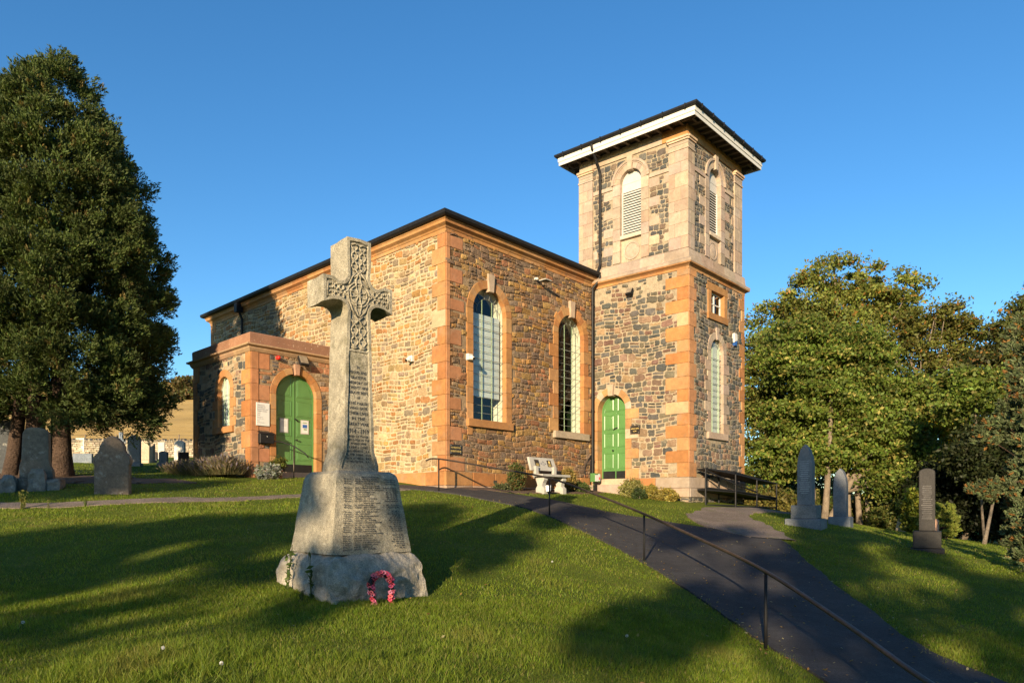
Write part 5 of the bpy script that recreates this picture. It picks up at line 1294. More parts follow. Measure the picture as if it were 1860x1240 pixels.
# ------------------------------------------------------------------ foliage
def unit(v): return v/np.maximum(np.linalg.norm(v,axis=1,keepdims=True),1e-9)
def leaf_quads(C, S, r, elong=1.0, up=.25, axis_dir=None, spread=1.0):
    """diamond leaves at C of half-length S; returns (4N,3)"""
    n=len(C); nn=unit(r.normal(size=(n,3))+np.array([0,0,up])*1.0)
    if axis_dir is None: a=unit(np.cross(nn,r.normal(size=(n,3))))
    else:
        a=unit(axis_dir+r.normal(size=(n,3))*spread); nn=unit(np.cross(a,r.normal(size=(n,3))))
    b=np.cross(nn,a); s=np.asarray(S)[:,None]
    return np.stack([C-a*s*elong,C+b*s*.62-a*s*.1,C+a*s*elong,C-b*s*.62-a*s*.1],1).reshape(-1,3)
def vary(base, n, r, a=.3, alt=None, pa=.0):
    c=np.tile(np.array(base),(n,1))*(1+r.uniform(-a,a,(n,1)))*(1+r.uniform(-.12,.12,(n,3)))
    if alt is not None:
        m=r.random(n)<pa; c[m]=np.array(alt)*(1+r.uniform(-.3,.3,(m.sum(),1)))
    return c
def crown_mesh(name, blobs, n, leaf, seed, col, alt=None, pa=0, cl=.55, flat=.55, ncl=None, elong=1.0, shell=.35):
    """leaves in clumps spread through the volume of several ellipsoids (x,y,z,rx,ry,rz)"""
    r=np.random.default_rng(seed); B=np.array(blobs,float); w=(B[:,3]*B[:,4]*B[:,5])**.67; w/=w.sum()
    ncl=ncl or max(30,n//170); k=r.choice(len(B),ncl,p=w); d=unit(r.normal(size=(ncl,3))); rad=r.random(ncl)**shell
    cc=B[k,:3]+d*rad[:,None]*B[k,3:6]; csz=cl*r.uniform(.6,1.5,ncl); cb=r.uniform(.58,1.38,ncl)
    j=r.integers(0,ncl,n); off=r.normal(size=(n,3))*np.array([1,1,flat])*.55
    off=np.where(np.linalg.norm(off,axis=1,keepdims=True)>1.5,off*.6,off)
    C=cc[j]+off*csz[j][:,None]; c=vary(col,n,r,.28,alt,pa)*cb[j][:,None]
    V=leaf_quads(C,leaf*r.uniform(.6,1.3,n),r,elong)
    return np_mesh(name,V,4,c),cc,csz
def trunk_mesh(mb, base, top, r0, r1, seed, bend=.3, limbs=(), n=7, sides=9):
    r=random.Random(seed); P=[];Rr=[]
    for i in range(n+1):
        t=i/n; p=[base[k]+(top[k]-base[k])*t for k in range(3)]; p[0]+=bend*math.sin(t*3+seed)*.5*t; p[1]+=bend*math.cos(t*2.3+seed)*.4*t
        P.append(tuple(p)); Rr.append(r0+(r1-r0)*t+(.35*r0*math.exp(-t*14)))
    mb.tube(P,Rr,sides)
    for (q,th) in limbs:
        t=min(.96,max(.25,(q[2]-base[2])/(top[2]-base[2])*r.uniform(.45,.75))); i=min(n-1,int(t*n)); f=t*n-i
        a=tuple(P[i][k]+(P[i+1][k]-P[i][k])*f for k in range(3)); m=tuple((a[k]+q[k])/2+(0,0,.35)[k]*r.uniform(-.3,1)+r.uniform(-.2,.2) for k in range(3))
        mb.tube([a,m,q],[th,th*.6,th*.25],6)
def broadleaf(name,label,x,y,blobs,n,leaf,seed,col,alt=None,pa=0,cl=.6,flat=.5,trunk=.16,nl=14,group=None,mat='leaf',elong=1.15,bark='bark',th=.05,ncl=None,lean=(0,0),shell=.35):
    z=gz(x,y); o=empty(name,(x,y,z),0,label,'tree',group)
    bl=[(b[0]-x,b[1]-y,b[2]-z,b[3],b[4],b[5]) for b in blobs]
    me,cc,cs=crown_mesh('crown',bl,n,leaf,seed,col,alt,pa,cl,flat,ncl,elong,shell); link('crown',me,M[mat],o)
    top=max(b[2]+b[5]*.55 for b in bl); tc=max(bl,key=lambda b:b[2])
    r=random.Random(seed); idx=[r.randrange(len(cc)) for _ in range(nl)]
    b=MB(); trunk_mesh(b,(0,0,-.3),(tc[0]+lean[0],tc[1]+lean[1],top),trunk,trunk*.22,seed,.3,[(tuple(cc[i]),th) for i in idx]); b.build('trunk',M[bark],o,smooth=True)
    return o
def pb(px,py,Y,rx,rz,ry=None): x,y,z=at(px,py,Y); return (x,y,z,rx,ry or rx*.8,rz)

# big cypress on the left
def cypress(name,label,x,y,prof,zbase,nl,nspray,nfl,seed,col,alt,pa,leaf=.085,trunks=((0,0,.45),),ttop=5,group=None,bulge=.8,squash=(1,1),mat='needle',extra=(),boughs=()):
    r=np.random.default_rng(seed); o=empty(name,(x,y,zbase),0,label,'tree',group)
    prof=sorted(prof); zs=np.array([p[0] for p in prof]); rs=np.array([p[1] for p in prof])
    zz=r.uniform(zs.min(),zs.max(),nl*3); rad=np.interp(zz,zs,rs); keep=r.random(nl*3)<np.clip(rad/rs.max(),.12,1); zz=zz[keep][:nl]; rad=rad[keep][:nl]; n=len(zz)
    th=r.uniform(0,2*np.pi,n); fr=r.uniform(.70,1.07,n)*(1+.10*np.sin(3*th+zz*1.1))
    c=np.stack([np.cos(th)*rad*fr*squash[0],np.sin(th)*rad*fr*squash[1],zz],1); out=np.stack([np.cos(th),np.sin(th),np.full(n,.45)],1); out=unit(out)
    if len(extra):
        E=np.array(extra,float); c=np.r_[c,E[:,:3]]; out=np.r_[out,unit(E[:,3:6])]; n=len(c)
    lum=bulge*r.uniform(.6,1.25,n)
    # sprays on each lump
    k=np.repeat(np.arange(n),nspray); m=len(k); d=unit(out[k]*.9+r.normal(size=(m,3))*.75); sp=c[k]+d*lum[k][:,None]*r.uniform(.35,1.0,(m,1))
    sd=unit(d+out[k]*.5+np.array([0,0,.42])+r.normal(size=(m,3))*.25); sl=r.uniform(.28,.62,m)*min(1,bulge/.8)
    sb=r.uniform(.7,1.3,m); lb=r.uniform(.75,1.25,n)
    kk=np.repeat(np.arange(m),nfl); q=len(kk); t=r.random(q); side=r.normal(size=(q,3))*.13*min(1,bulge/.8)*(1.15-t)[:,None]
    C=sp[kk]+sd[kk]*(sl[kk]*(t-.2))[:,None]+side; C[:,2]-=.10*t*sl[kk]
    V=leaf_quads(C,leaf*r.uniform(.6,1.3,q),r,2.0,axis_dir=sd[kk],spread=.42)
    col_=vary(col,q,r,.25,alt,0)*(sb[kk]*lb[k[kk]])[:,None]; am=(r.random(m)<pa)[kk]&(t>.45); col_[am]=np.array(alt)*(1+r.uniform(-.3,.3,(am.sum(),1)))
    link('crown',np_mesh('crown',V,4,col_),M[mat],o)
    b=MB()
    for (tx,ty,tr) in trunks: trunk_mesh(b,(tx,ty,-.4),(tx*.25,ty*.25,ttop),tr,tr*.45,int(abs(tx)*10)+seed,.15,sides=11)
    nx_=n-len(extra)
    for P_ in boughs: b.tube(P_,[.016-.009*q_/(len(P_)-1) for q_ in range(len(P_))],5)
    for i in range(0,nx_,max(1,nx_//34)): b.tube([(c[i,0]*.05,c[i,1]*.05,c[i,2]-.8),tuple(c[i]*.55+np.array([0,0,c[i,2]*.42])),tuple(c[i])],[.07*bulge,.045*bulge,.02*bulge],5)
    b.build('trunk',M['barkr'],o,smooth=True); return o
ZT=gz(-15.0,21.6)
ZT=.95
prof=[(12.9,.12),(12.3,.6),(11.3,1.15),(10.4,1.75),(9.5,2.3),(8.0,2.5),(5.5,2.7),(3.2,2.75),(2.2,2.65),(1.9,2.0)]
ex=[(2.3,-1.2,2.0,.6,-.3,-.6),(1.9,-1.6,1.8,.5,-.4,-.5),(1.5,-2,1.8,.4,-.5,-.5),(2.7,-.2,1.75,.8,0,-.6),(2.9,.3,1.9,.8,0,-.3),(3.0,.6,2.4,.9,0,0),(2.4,-.8,2.3,.6,-.3,-.3),(2.8,.2,2.5,.8,0,-.2)]
cypress('cypress_tree','massive dark green cypress with three trunks left of the church porch',-14.5,21.9,prof,ZT,680,38,32,5,(.062,.086,.021),(.13,.10,.03),.05,leaf=.027,trunks=((-.3,-.5,.30),(-1.1,-.3,.22),(.25,.1,.31)),ttop=7,bulge=.56,extra=ex)

# woodland right of the tower
WG='trees of the wood right of the tower'
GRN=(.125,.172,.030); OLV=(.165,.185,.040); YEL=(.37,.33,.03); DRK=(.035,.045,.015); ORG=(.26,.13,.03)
broadleaf('ash_tree','tallest ash of the wood with a pale airy crown and orange tips behind the tower',*at(1545,940,45)[:2],
  [pb(1515,525,45,2.8,2.2),pb(1440,560,45,2.3,2.0),pb(1600,535,45,2.6,1.9),pb(1520,610,45,4.2,2.2),pb(1640,590,45,2.4,2.0),pb(1400,620,45,2.2,2.4),pb(1560,680,45,4.5,2.5)],53568,.105,101,OLV,ORG,.07,cl=.62,flat=.6,trunk=.3,nl=42,group=WG,th=.09,shell=.6)
broadleaf('ash_tree','thin crowned tree standing against the tower edge of the wood',*at(1395,925,41)[:2],
  [pb(1400,640,41,1.6,1.8),pb(1380,720,41,1.6,2.2),pb(1420,720,41,1.8,2.0),pb(1385,820,41,1.6,2.0)],28224,.093,102,(.14,.16,.035),ORG,.04,cl=.6,trunk=.2,nl=18,group=WG,th=.06)
broadleaf('sycamore_tree','dense dark green sycamore in the middle of the wood behind the blue grey headstones',*at(1480,937,36.5)[:2],
  [pb(1450,770,36.5,2.2,1.4),pb(1520,720,36.5,2.4,1.7),pb(1470,680,36.5,2.4,1.6),pb(1560,770,36,2.2,1.4),pb(1430,835,36,2.0,1.1),pb(1520,830,36,2.4,1.2),pb(1580,700,36.5,2.0,1.5),pb(1450,620,37,1.8,1.3),pb(1540,640,37,2.2,1.4)],81600,.093,103,GRN,(.26,.23,.06),.16,cl=.62,flat=.38,trunk=.2,nl=26,group=WG,th=.06)
broadleaf('sycamore_tree','leaning pale trunked sycamore left of the yellow leaved tree in the wood',*at(1500,938,35.5)[:2],
  [pb(1600,800,36,2.2,1.5),pb(1640,740,36.5,2.0,1.6),pb(1620,870,35.5,1.8,1.1),pb(1660,830,36,1.8,1.5)],48000,.093,104,(.12,.165,.03),(.26,.23,.06),.14,cl=.6,flat=.4,trunk=.19,nl=18,group=WG,th=.06)
broadleaf('ash_tree','open crowned tree with bare limbs showing against the sky right of the tallest ash',*at(1660,950,42)[:2],
  [pb(1690,580,42,2.4,1.5),pb(1740,600,42,2.0,1.6),pb(1650,620,42,2.0,1.6),pb(1720,660,42,2.2,1.6),pb(1760,640,42,1.4,1.2),pb(1670,700,42,2.0,1.6)],20460,.093,105,(.12,.125,.028),ORG,.05,cl=.6,flat=.5,trunk=.22,nl=40,group=WG,th=.07,shell=.6)
broadleaf('maple_tree','bright yellow green maple in full sun at the right of the wood',*at(1725,970,37)[:2],
  [pb(1720,720,37,2.0,1.0),pb(1760,740,37,1.6,1.0),pb(1690,770,37,1.8,1.1),pb(1735,790,37,1.6,.9),pb(1690,840,36.5,1.5,1.0)],31200,.086,106,YEL,(.28,.2,.03),.25,cl=.55,flat=.4,trunk=.15,nl=20,group=WG,th=.05)
broadleaf('oak_tree','dark tall tree with thin upper branches at the right edge of the photo',*at(1835,990,31)[:2],
  [pb(1840,640,31,1.8,1.5),pb(1880,600,31,1.8,1.6),pb(1800,680,31,1.2,1.2),pb(1870,720,31,2.0,1.8),pb(1800,790,31,1.6,1.4),pb(1850,830,31,1.8,1.8)],40800,.080,107,(.075,.085,.022),ORG,.10,cl=.55,flat=.5,trunk=.2,nl=24,group=WG,th=.06)
broadleaf('birch_tree','slim pale trunked tree in the shade between the small conifer and the right edge',*at(1785,992,27)[:2],
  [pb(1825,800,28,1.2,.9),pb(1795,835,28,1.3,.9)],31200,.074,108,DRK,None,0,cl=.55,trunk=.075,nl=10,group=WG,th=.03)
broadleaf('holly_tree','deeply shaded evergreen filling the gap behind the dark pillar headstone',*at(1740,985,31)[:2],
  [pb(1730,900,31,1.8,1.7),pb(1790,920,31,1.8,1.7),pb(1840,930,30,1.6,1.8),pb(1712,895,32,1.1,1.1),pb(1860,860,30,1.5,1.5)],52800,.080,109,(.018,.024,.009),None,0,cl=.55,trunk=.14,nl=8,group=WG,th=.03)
# pale bare lower trunks seen between the monuments
for (px,py,Y,r0,lean,lab) in ((1497,940,35,.17,-.5,'pale sunlit bare trunk between the two pointed headstones'),(1541,945,36,.16,.1,'pale sunlit trunk just right of the shorter pointed headstone'),(1562,950,36,.15,.25,'orange brown sunlit trunk right of the pointed headstones, left of its twin'),(1577,951,36.4,.11,.1,'thinner orange brown trunk beside its twin at the wood edge'),(1790,993,29,.055,.4,'thin grey shaded trunk at the far right of the wood')):
    x,y,_=at(px,py,Y); z=gz(x,y); o=empty('tree',(x,y,z),0,lab,'tree',WG)
    b=MB(); trunk_mesh(b,(0,0,-.3),(-lean,.2,6.2),r0,r0*.6,int(px),.15); b.build('trunk',M['bark'],o,smooth=True)
    me,_,_=crown_mesh('crown',[(-lean,.3,6.2,1.5,1.2,1.1)],9000,.09,int(px),GRN,(.26,.23,.06),.1,.55,.45); link('crown',me,M['leaf'],o)
bk_=[(14+i*2.1,50+3*math.sin(i*1.7),-1.5+1.2+(i%3)*.5,2.6,2.0,3.2) for i in range(22)]
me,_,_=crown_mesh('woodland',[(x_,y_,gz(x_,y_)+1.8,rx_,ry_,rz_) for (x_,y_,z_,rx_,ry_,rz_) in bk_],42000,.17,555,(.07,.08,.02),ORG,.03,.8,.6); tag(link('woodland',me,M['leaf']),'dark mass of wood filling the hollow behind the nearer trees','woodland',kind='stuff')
# undergrowth along the wood edge
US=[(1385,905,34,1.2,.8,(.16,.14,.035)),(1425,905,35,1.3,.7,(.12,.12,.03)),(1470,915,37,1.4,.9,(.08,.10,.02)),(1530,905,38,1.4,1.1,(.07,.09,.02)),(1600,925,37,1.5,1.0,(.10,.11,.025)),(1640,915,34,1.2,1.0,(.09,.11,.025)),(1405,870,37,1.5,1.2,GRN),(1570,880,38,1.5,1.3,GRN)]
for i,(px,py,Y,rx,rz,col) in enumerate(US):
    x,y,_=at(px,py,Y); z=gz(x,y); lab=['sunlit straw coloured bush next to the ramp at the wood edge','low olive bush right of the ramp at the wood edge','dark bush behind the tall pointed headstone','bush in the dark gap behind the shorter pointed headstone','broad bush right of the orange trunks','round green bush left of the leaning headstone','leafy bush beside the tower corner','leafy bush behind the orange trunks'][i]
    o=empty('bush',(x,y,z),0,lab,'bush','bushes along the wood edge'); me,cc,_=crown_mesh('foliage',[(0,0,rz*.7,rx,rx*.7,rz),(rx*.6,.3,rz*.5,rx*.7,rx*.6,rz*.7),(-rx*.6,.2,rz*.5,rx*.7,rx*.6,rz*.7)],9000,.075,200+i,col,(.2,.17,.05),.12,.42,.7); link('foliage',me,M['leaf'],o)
    b=MB(); 
    for k in range(6): q=cc[k*7%len(cc)]; b.tube([(q[0]*.2,q[1]*.2,-.2),tuple(q*.6),tuple(q)],[.03,.02,.008],5)
    b.build('stems',M['bark'],o)
x,y,_=at(1662,970,27); o=empty('bush',(x,y,gz(x,y)),0,'bright lime yellow bush left of the dark pillar headstone','bush','bushes along the wood edge'); me,cc,_=crown_mesh('foliage',[(0,0,.7,.5,.45,.8),(-.2,0,1.3,.35,.35,.5)],4200,.07,231,(.20,.22,.03),None,0,.25,.8); link('foliage',me,M['leaf'],o)
b=MB(); b.tube([(0,0,-.2),(0,0,1.2)],.03,6); b.build('stems',M['bark'],o)
x,y,_=at(1712,977,24.5); cypress('dwarf_conifer','small upright golden green conifer right of the dark pillar headstone',x,y,[(1.22,.08),(1.1,.22),(.8,.36),(.4,.42),(.05,.36)],gz(x,y),70,10,26,41,(.15,.18,.03),(.17,.18,.04),.1,leaf=.022,trunks=((0,0,.06),),ttop=1,bulge=.16)
# near conifer standing at the right edge: dark column with blue green boughs reaching left
x,y,_=at(1905,1020,14.5); z=gz(x,y); bx,by=x,y
E_=[]
for (px,py,Y) in ((1770,887,15),(1785,884,14.9),(1800,886,14.8),(1812,880,14.7),(1822,892,14.7),(1800,897,14.8),(1806,905,14.8),(1833,876,14.6),(1780,783,15),(1800,770,14.9),(1815,780,14.9),(1806,800,14.8),(1826,765,14.7),(1795,795,14.9),(1838,705,14.7),(1845,690,14.6),(1826,735,14.7)):
    p=at(px,py,Y); E_.append((p[0]-x,p[1]-y,p[2]-z,-.8,-.2,.1))
r_=random.Random(3); E0=list(E_)
for (x_,y_,z_,a_,b_,c_) in E0:
    for q_ in range(1): E_.append((x_+r_.uniform(-.12,.16),y_+r_.uniform(-.1,.1),z_+r_.uniform(-.1,.08),a_,b_,c_))
cypress('fir_tree','dark columnar conifer at the right edge with blue green and rusty boughs',x,y,[(6.5,.2),(5.5,.55),(4,.62),(2.5,.66),(1.2,.66),(.2,.52)],z,240,14,22,43,(.10,.125,.055),(.22,.11,.03),.22,leaf=.022,trunks=((0,0,.14),),ttop=5.5,bulge=.15,extra=E_,boughs=[[(0,0,E_[8-8][2]+.2)]+[E_[q_][:3] for q_ in k_] for k_ in ((7,3,2,1,0),(12,10,9,8),(13,11),(14,15,16))])

# ------------------------------------------------------------------ shrubs by the church
def shrub(name,label,x,y,blobs,n,leaf,seed,col,alt=None,pa=0,cl=.10,flat=.8,group=None,z=None,elong=1.0,mat='leaf'):
    z=gz(x,y) if z is None else z; o=empty(name,(x,y,z),0,label,'shrub',group)
    me,cc,_=crown_mesh('foliage',blobs,n,leaf,seed,col,alt,pa,cl,flat,max(30,n//40),elong,.28); link('foliage',me,M[mat],o)
    b=MB()
    for k in range(8): q=cc[(k*13)%len(cc)]; b.tube([(q[0]*.2,q[1]*.2,-.1),tuple(q*.6),tuple(q)],[.014,.01,.004],5)
    b.build('stems',M['bark'],o); return o
def W2(px,py,Y): x,y,_=at(px,py,Y); return x,y
x,y=W2(938,888,22.4); shrub('clipped_bush','tall egg shaped green bush browned at its foot left of the bench',x,y,[(0,0,.52,.27,.27,.45)],7000,.026,301,(.085,.115,.035),(.22,.13,.05),.25,.07,z=.40)
x,y=W2(1031,893,24.4); shrub('clipped_bush','egg shaped straw brown bush right of the bench',x,y,[(0,0,.46,.28,.28,.42)],7000,.026,302,(.26,.19,.06),(.12,.13,.04),.2,.07,z=.44)
x,y=W2(1056,890,24.6); shrub('low_bush','low green bush beside the utility box at the downpipe',x,y,[(0,0,.15,.30,.25,.2)],2600,.03,303,(.08,.11,.03),z=.45)
x,y=W2(911,889,22.2); shrub('low_bush','small grey green lavender clump left of the egg shaped green bush',x,y,[(0,0,.12,.26,.2,.16)],2200,.025,304,(.11,.13,.06),z=.44)
x,y=W2(1148,902,24.4); shrub('variegated_bush','largest of the golden bushes, cream flecked, beside the tower door step',x,y,[(0,0,.28,.43,.38,.36)],7000,.03,305,(.22,.22,.06),(.34,.32,.14),.35,.09,z=.28)
x,y=W2(1160,905,23.9); shrub('low_bush','dark small bush in front of the largest golden bush',x,y,[(0,0,.14,.20,.18,.2)],1800,.026,306,(.05,.075,.025),z=.25)
x,y=W2(1180,905,24.2); shrub('golden_bush','middle golden bush of the tower bed',x,y,[(0,0,.20,.32,.28,.28)],5200,.03,307,(.28,.23,.045),(.34,.30,.10),.25,.08,z=.22,group='golden bushes at the tower foot')
x,y=W2(1211,908,23.9); shrub('golden_bush','golden bush nearest the tower corner',x,y,[(0,0,.17,.38,.30,.24)],5200,.03,308,(.28,.22,.045),(.34,.30,.10),.25,.08,z=.16,group='golden bushes at the tower foot')
# lavender along the porch
p=wld(PX-.75,PY+2.0,0); lo=empty('lavender_hedge',(p[0],p[1],gz(p[0],p[1])),AZ,'long loose lavender hedge at the foot of the porch wall','hedge')
r=np.random.default_rng(55); n=5200; u=r.uniform(-2.3,2.1,n); v=r.normal(0,.30,n); a=unit(np.stack([r.normal(0,.35,n)+v*.8,r.normal(0,.35,n),np.full(n,1.0)],1)); L=r.uniform(.28,.66,n)*(1-.25*np.abs(v))
C0=np.stack([v*.6,u,np.full(n,-.02)],1); wv_=np.cross(a,unit(r.normal(size=(n,3))))*.007
Vh=np.stack([C0-wv_,C0+wv_,C0+a*L[:,None]+wv_*.6,C0+a*L[:,None]-wv_*.6],1).reshape(-1,3); link('stems',np_mesh('stems',Vh,4,vary((.12,.115,.05),n,r,.3,(.2,.155,.08),.3)),M['leaf'],lo)
k=r.choice(n,4000); tip=C0[k]+a[k]*L[k][:,None]; Vf=leaf_quads(tip,.03*r.uniform(.6,1.4,len(k)),r,2.2,axis_dir=a[k],spread=.2); link('flower_heads',np_mesh('flower_heads',Vf,4,vary((.22,.18,.13),len(k),r,.3,(.14,.12,.16),.3)),M['leaf'],lo)
me,_,_=crown_mesh('foliage',[(0,-.9,.15,.35,1.3,.3),(0,1.2,.15,.35,1.5,.28)],7000,.035,56,(.085,.095,.05),None,0,.12,.8); link('foliage',me,M['leaf'],lo)
p=wld(pc-1.08,PY-.62,.74); o=empty('flower_pot',p,0,'brown pot of leafy plants on the left of the porch steps','plant pot')
b=MB(); b.lathe(0,0,[(.14,-.1),(.15,0),(.19,.36),(.205,.37),(.21,.44),(.18,.44),(.17,.38)],20); b.build('pot',M['pot'],o,smooth=True)
me,_,_=crown_mesh('plant',[(0,0,.58,.22,.22,.2),(.1,0,.68,.18,.15,.14)],1500,.035,57,(.13,.15,.03),(.2,.17,.04),.3,.1,.8); link('plant',me,M['leaf'],o)
p=wld(pc-1.50,PY-.80,0); shrub('silver_bush','silvery white leaved plant left of the brown pot',p[0],p[1],[(0,0,.25,.30,.26,.28),(.2,0,.35,.2,.2,.25)],2600,.035,58,(.27,.29,.26),(.18,.21,.17),.3,.1,z=.80,elong=1.6)

# weeds and dandelion clocks on the lawn
def weed(label,px,py,Y,h,n,seed,col=(.10,.16,.03)):
    x,y,_=at(px,py,Y); o=empty('weed',(x,y,gz(x,y)),0,label,'weed'); b=MB(); r=random.Random(seed); V=[];rr=np.random.default_rng(seed)
    for k in range(n):
        t=(r.uniform(-.22,.22)*h,r.uniform(-.2,.2)*h,h*r.uniform(.55,1)); b.tube([(t[0]*.2,t[1]*.2,-.05),(t[0]*.5,t[1]*.5,t[2]*.5),t],[.006,.005,.003],5,(.10,.13,.04))
        m=14; q=rr.random(m); V.append(leaf_quads(np.stack([t[0]*q,t[1]*q,t[2]*q],1)+rr.normal(0,.012,(m,3)),h*.055*rr.uniform(.5,1.2,m),rr,1.5))
    b.build('stems',M['grassb'],o); V=np.concatenate(V); link('leaves',np_mesh('leaves',V,4,vary(col,len(V)//4,rr)),M['leaf'],o)
weed('straggly tall weed on the edge of the grit path at the left',41,922,15.4,.46,7,61,(.20,.20,.05)); weed('small dry weed right of the straggly tall weed',88,918,15.6,.20,3,62,(.18,.14,.05)); weed('low leafy weed on the grit path',155,918,15.8,.18,9,63,(.16,.22,.04))
weed('upright weed growing against the left corner of the memorial base',521,1062,9.45,.62,3,64,(.10,.15,.035)); weed('thin weed climbing the left side of the memorial base',566,1078,8.95,.65,2,65,(.08,.12,.03)); weed('dark leafy weed at the near corner of the memorial base',548,1098,8.75,.16,9,66,(.06,.09,.02))
for i,(px,py,lab) in enumerate(((40,1134,'dandelion clock in the far left shade'),(294,1183,'dandelion clock on the sunlit front left lawn'),(400,1213,'dandelion clock nearest the bottom edge'),(1137,1158,'dandelion clock in the dark shadow left of the handrail'),(1002,1012,'tiny dandelion clock on the sunlit middle lawn'))):
    p=hit(px,py+14,4,20); o=empty('dandelion_clock',p,0,lab,'dandelion','dandelion clocks on the lawn'); h=.10 if i<4 else .06
    b=MB(); b.tube([(0,0,-.03),(.01,0,h)],.0035,5,(.10,.13,.04)); b.build('stem',M['grassb'],o); r=np.random.default_rng(i); d=unit(r.normal(size=(70,3)))*.014
    V=leaf_quads(d+np.array([.01,0,h]),np.full(70,.005),r,1.2); link('seed_head',np_mesh('seed_head',V,4,np.full((70,3),.55)),M['petal'],o)

# ------------------------------------------------------------------ grass
def in_paths(x,y):
    m=np.zeros(len(x),bool)
    for P in PATHS:
        P=np.array(P); c=np.zeros(len(x),bool); j=len(P)-1
        for i in range(len(P)):
            xi,yi=P[i]; xj,yj=P[j]; s=(yi>y)!=(yj>y)
            with np.errstate(divide='ignore',invalid='ignore'): c^= s&(x<(xj-xi)*(y-yi)/(yj-yi+1e-12)+xi)
            j=i
        m|=c
    return m
def blades(n,y0,y1,h,w,seed,pw=2.0,colset=None):
    r=np.random.default_rng(seed); Y=y0+(y1-y0)*r.random(n)**pw; X=Y*r.uniform(-.80,.80,n)
    dx,dy=X-XC[0],Y-XC[1]; cu=dx*math.sin(PHI)+dy*math.cos(PHI); cv=-dx*math.cos(PHI)+dy*math.sin(PHI)
    lx,ly=X-CH[0],Y-CH[1]; bx_=lx*_dR[0]+ly*_dR[1]; by_=lx*_dL[0]+ly*_dL[1]
    k=~in_paths(X+r.normal(0,.08,n),Y+r.normal(0,.08,n))&~((np.abs(cu)<.68)&(np.abs(cv)<.78))&~((bx_>-.8)&(by_>-1.0)&(by_<17))&~((bx_>6.9)&(by_>-5.2))&~((bx_>-3.9)&(bx_<0)&(by_>5.4)&(by_<11))
    X,Y=X[k],Y[k]; n=len(X); Z=ground(X,Y)
    cl=np.array([noise.noise(Vector((a*1.1,b*1.1,0))) for a,b in zip(X,Y)]); 
    H=h*r.uniform(.4,1.3,n)*(1+.6*cl); ang=r.uniform(0,2*np.pi,n); wd=np.stack([np.cos(ang),np.sin(ang),np.zeros(n)],1)*(w*r.uniform(.6,1.3,n))[:,None]
    ln=r.normal(0,.42,(n,2)); P=np.stack([X,Y,Z-.01],1); T=P+np.stack([ln[:,0]*H,ln[:,1]*H,H],1)
    V=np.stack([P-wd,P+wd,T],1).reshape(-1,3)
    c=vary((.150,.205,.020),n,r,.36,(.28,.25,.08),.08); c2=np.array([noise.noise(Vector((a*4.5,b*4.5,5))) for a,b in zip(X,Y)]); c*=(1+.45*cl+.30*c2)[:,None]
    dry=np.clip(cl*2-.35,0,1)*.55; c=c*(1-dry[:,None])+np.array([.20,.17,.05])*dry[:,None]
    return V,c
G=[blades(210000,4.6,9.5,.058,.0042,71,1.3),blades(190000,8,17,.05,.0065,72,1.2),blades(120000,14,30,.05,.011,73,1.0)]
r=np.random.default_rng(77); tx=r.uniform(-3.9,-.6,60); ty=r.uniform(5.0,6.3,60)  # taller tufts near the viewer
n=2200; k=r.integers(0,60,n); X=tx[k]+r.normal(0,.05,n); Y=ty[k]+r.normal(0,.05,n); Z=ground(X,Y); H=r.uniform(.08,.17,n); ang=r.uniform(0,2*np.pi,n); wd=np.stack([np.cos(ang),np.sin(ang),0*ang],1)*.004; ln=r.normal(0,.5,(n,2)); P=np.stack([X,Y,Z-.01],1)
G.append((np.stack([P-wd,P+wd,P+np.stack([ln[:,0]*H,ln[:,1]*H,H],1)],1).reshape(-1,3),vary((.15,.20,.024),n,r)))
tag(link('grass',np_mesh('grass',np.concatenate([g[0] for g in G]),3,np.concatenate([g[1] for g in G])),M['grassb']),'short green lawn grass with dry patches and longer tufts in front','grass',kind='stuff')

# hedge line and bushes across the pasture on the hill
for i,(px,Y,rx,rz,lab) in enumerate(((318,188,4.2,2.4,'low hedge bush left of the white pole on the hill'),(336,180,3.8,2.8,'hedge bush next to the porch corner on the hill'),(332,160,3.2,3.0,'thin bush in the dry pasture under the hedge'))):
    x=(px-CX)/F*Y; z=gz(x,Y); o=empty('hedge_bush',(x,Y,z),0,lab,'bush'); me,cc,_=crown_mesh('foliage',[(0,0,rz*.6,rx,rx*.6,rz)],2500,.42,400+i,(.16,.12,.05),(.09,.10,.03),.4,.9,.8); link('foliage',me,M['leaf'],o); b=MB()
    for k in range(4): q=cc[k]; b.tube([(q[0]*.3,q[1]*.3,-.3),tuple(q)],[.12,.04],5)
    b.build('stems',M['bark'],o)

# ------------------------------------------------------------------ trees behind the viewer that shade the lawn
def shade_tree(label,tx,Y,blobs,leaf,seed,gaps=()):
    z=gz(tx,Y); o=empty('unseen_tree',(tx,Y,z),0,label,'tree','trees on the road side of the churchyard'); r=np.random.default_rng(seed)
    C=[]
    for (x,zz,rx,rz,m) in blobs:
        d=unit(r.normal(size=(m,3)))*(r.random((m,1))**.4); C.append(np.stack([x-tx+d[:,0]*rx,d[:,1]*1.1,zz-z+d[:,2]*rz],1))
    C=np.concatenate(C)
    for (gx_,gz_,gr_) in gaps: C=C[((C[:,0]+tx-.325*C[:,1]-gx_)**2+(C[:,2]+z+.262*C[:,1]-gz_)**2)>gr_**2]
    V=leaf_quads(C,leaf*r.uniform(.6,1.3,len(C)),r); link('crown',np_mesh('crown',V,4,vary((.06,.08,.02),len(C),r)),M['shade'],o)
    b=MB(); top=max(q[1] for q in blobs)-z; trunk_mesh(b,(0,0,-.4),(.3,0,top),.32,.08,seed,.4,[((q[0]-tx,0,q[1]-z),.09) for q in blobs]); b.build('trunk',M['bark'],o)
SY=-22
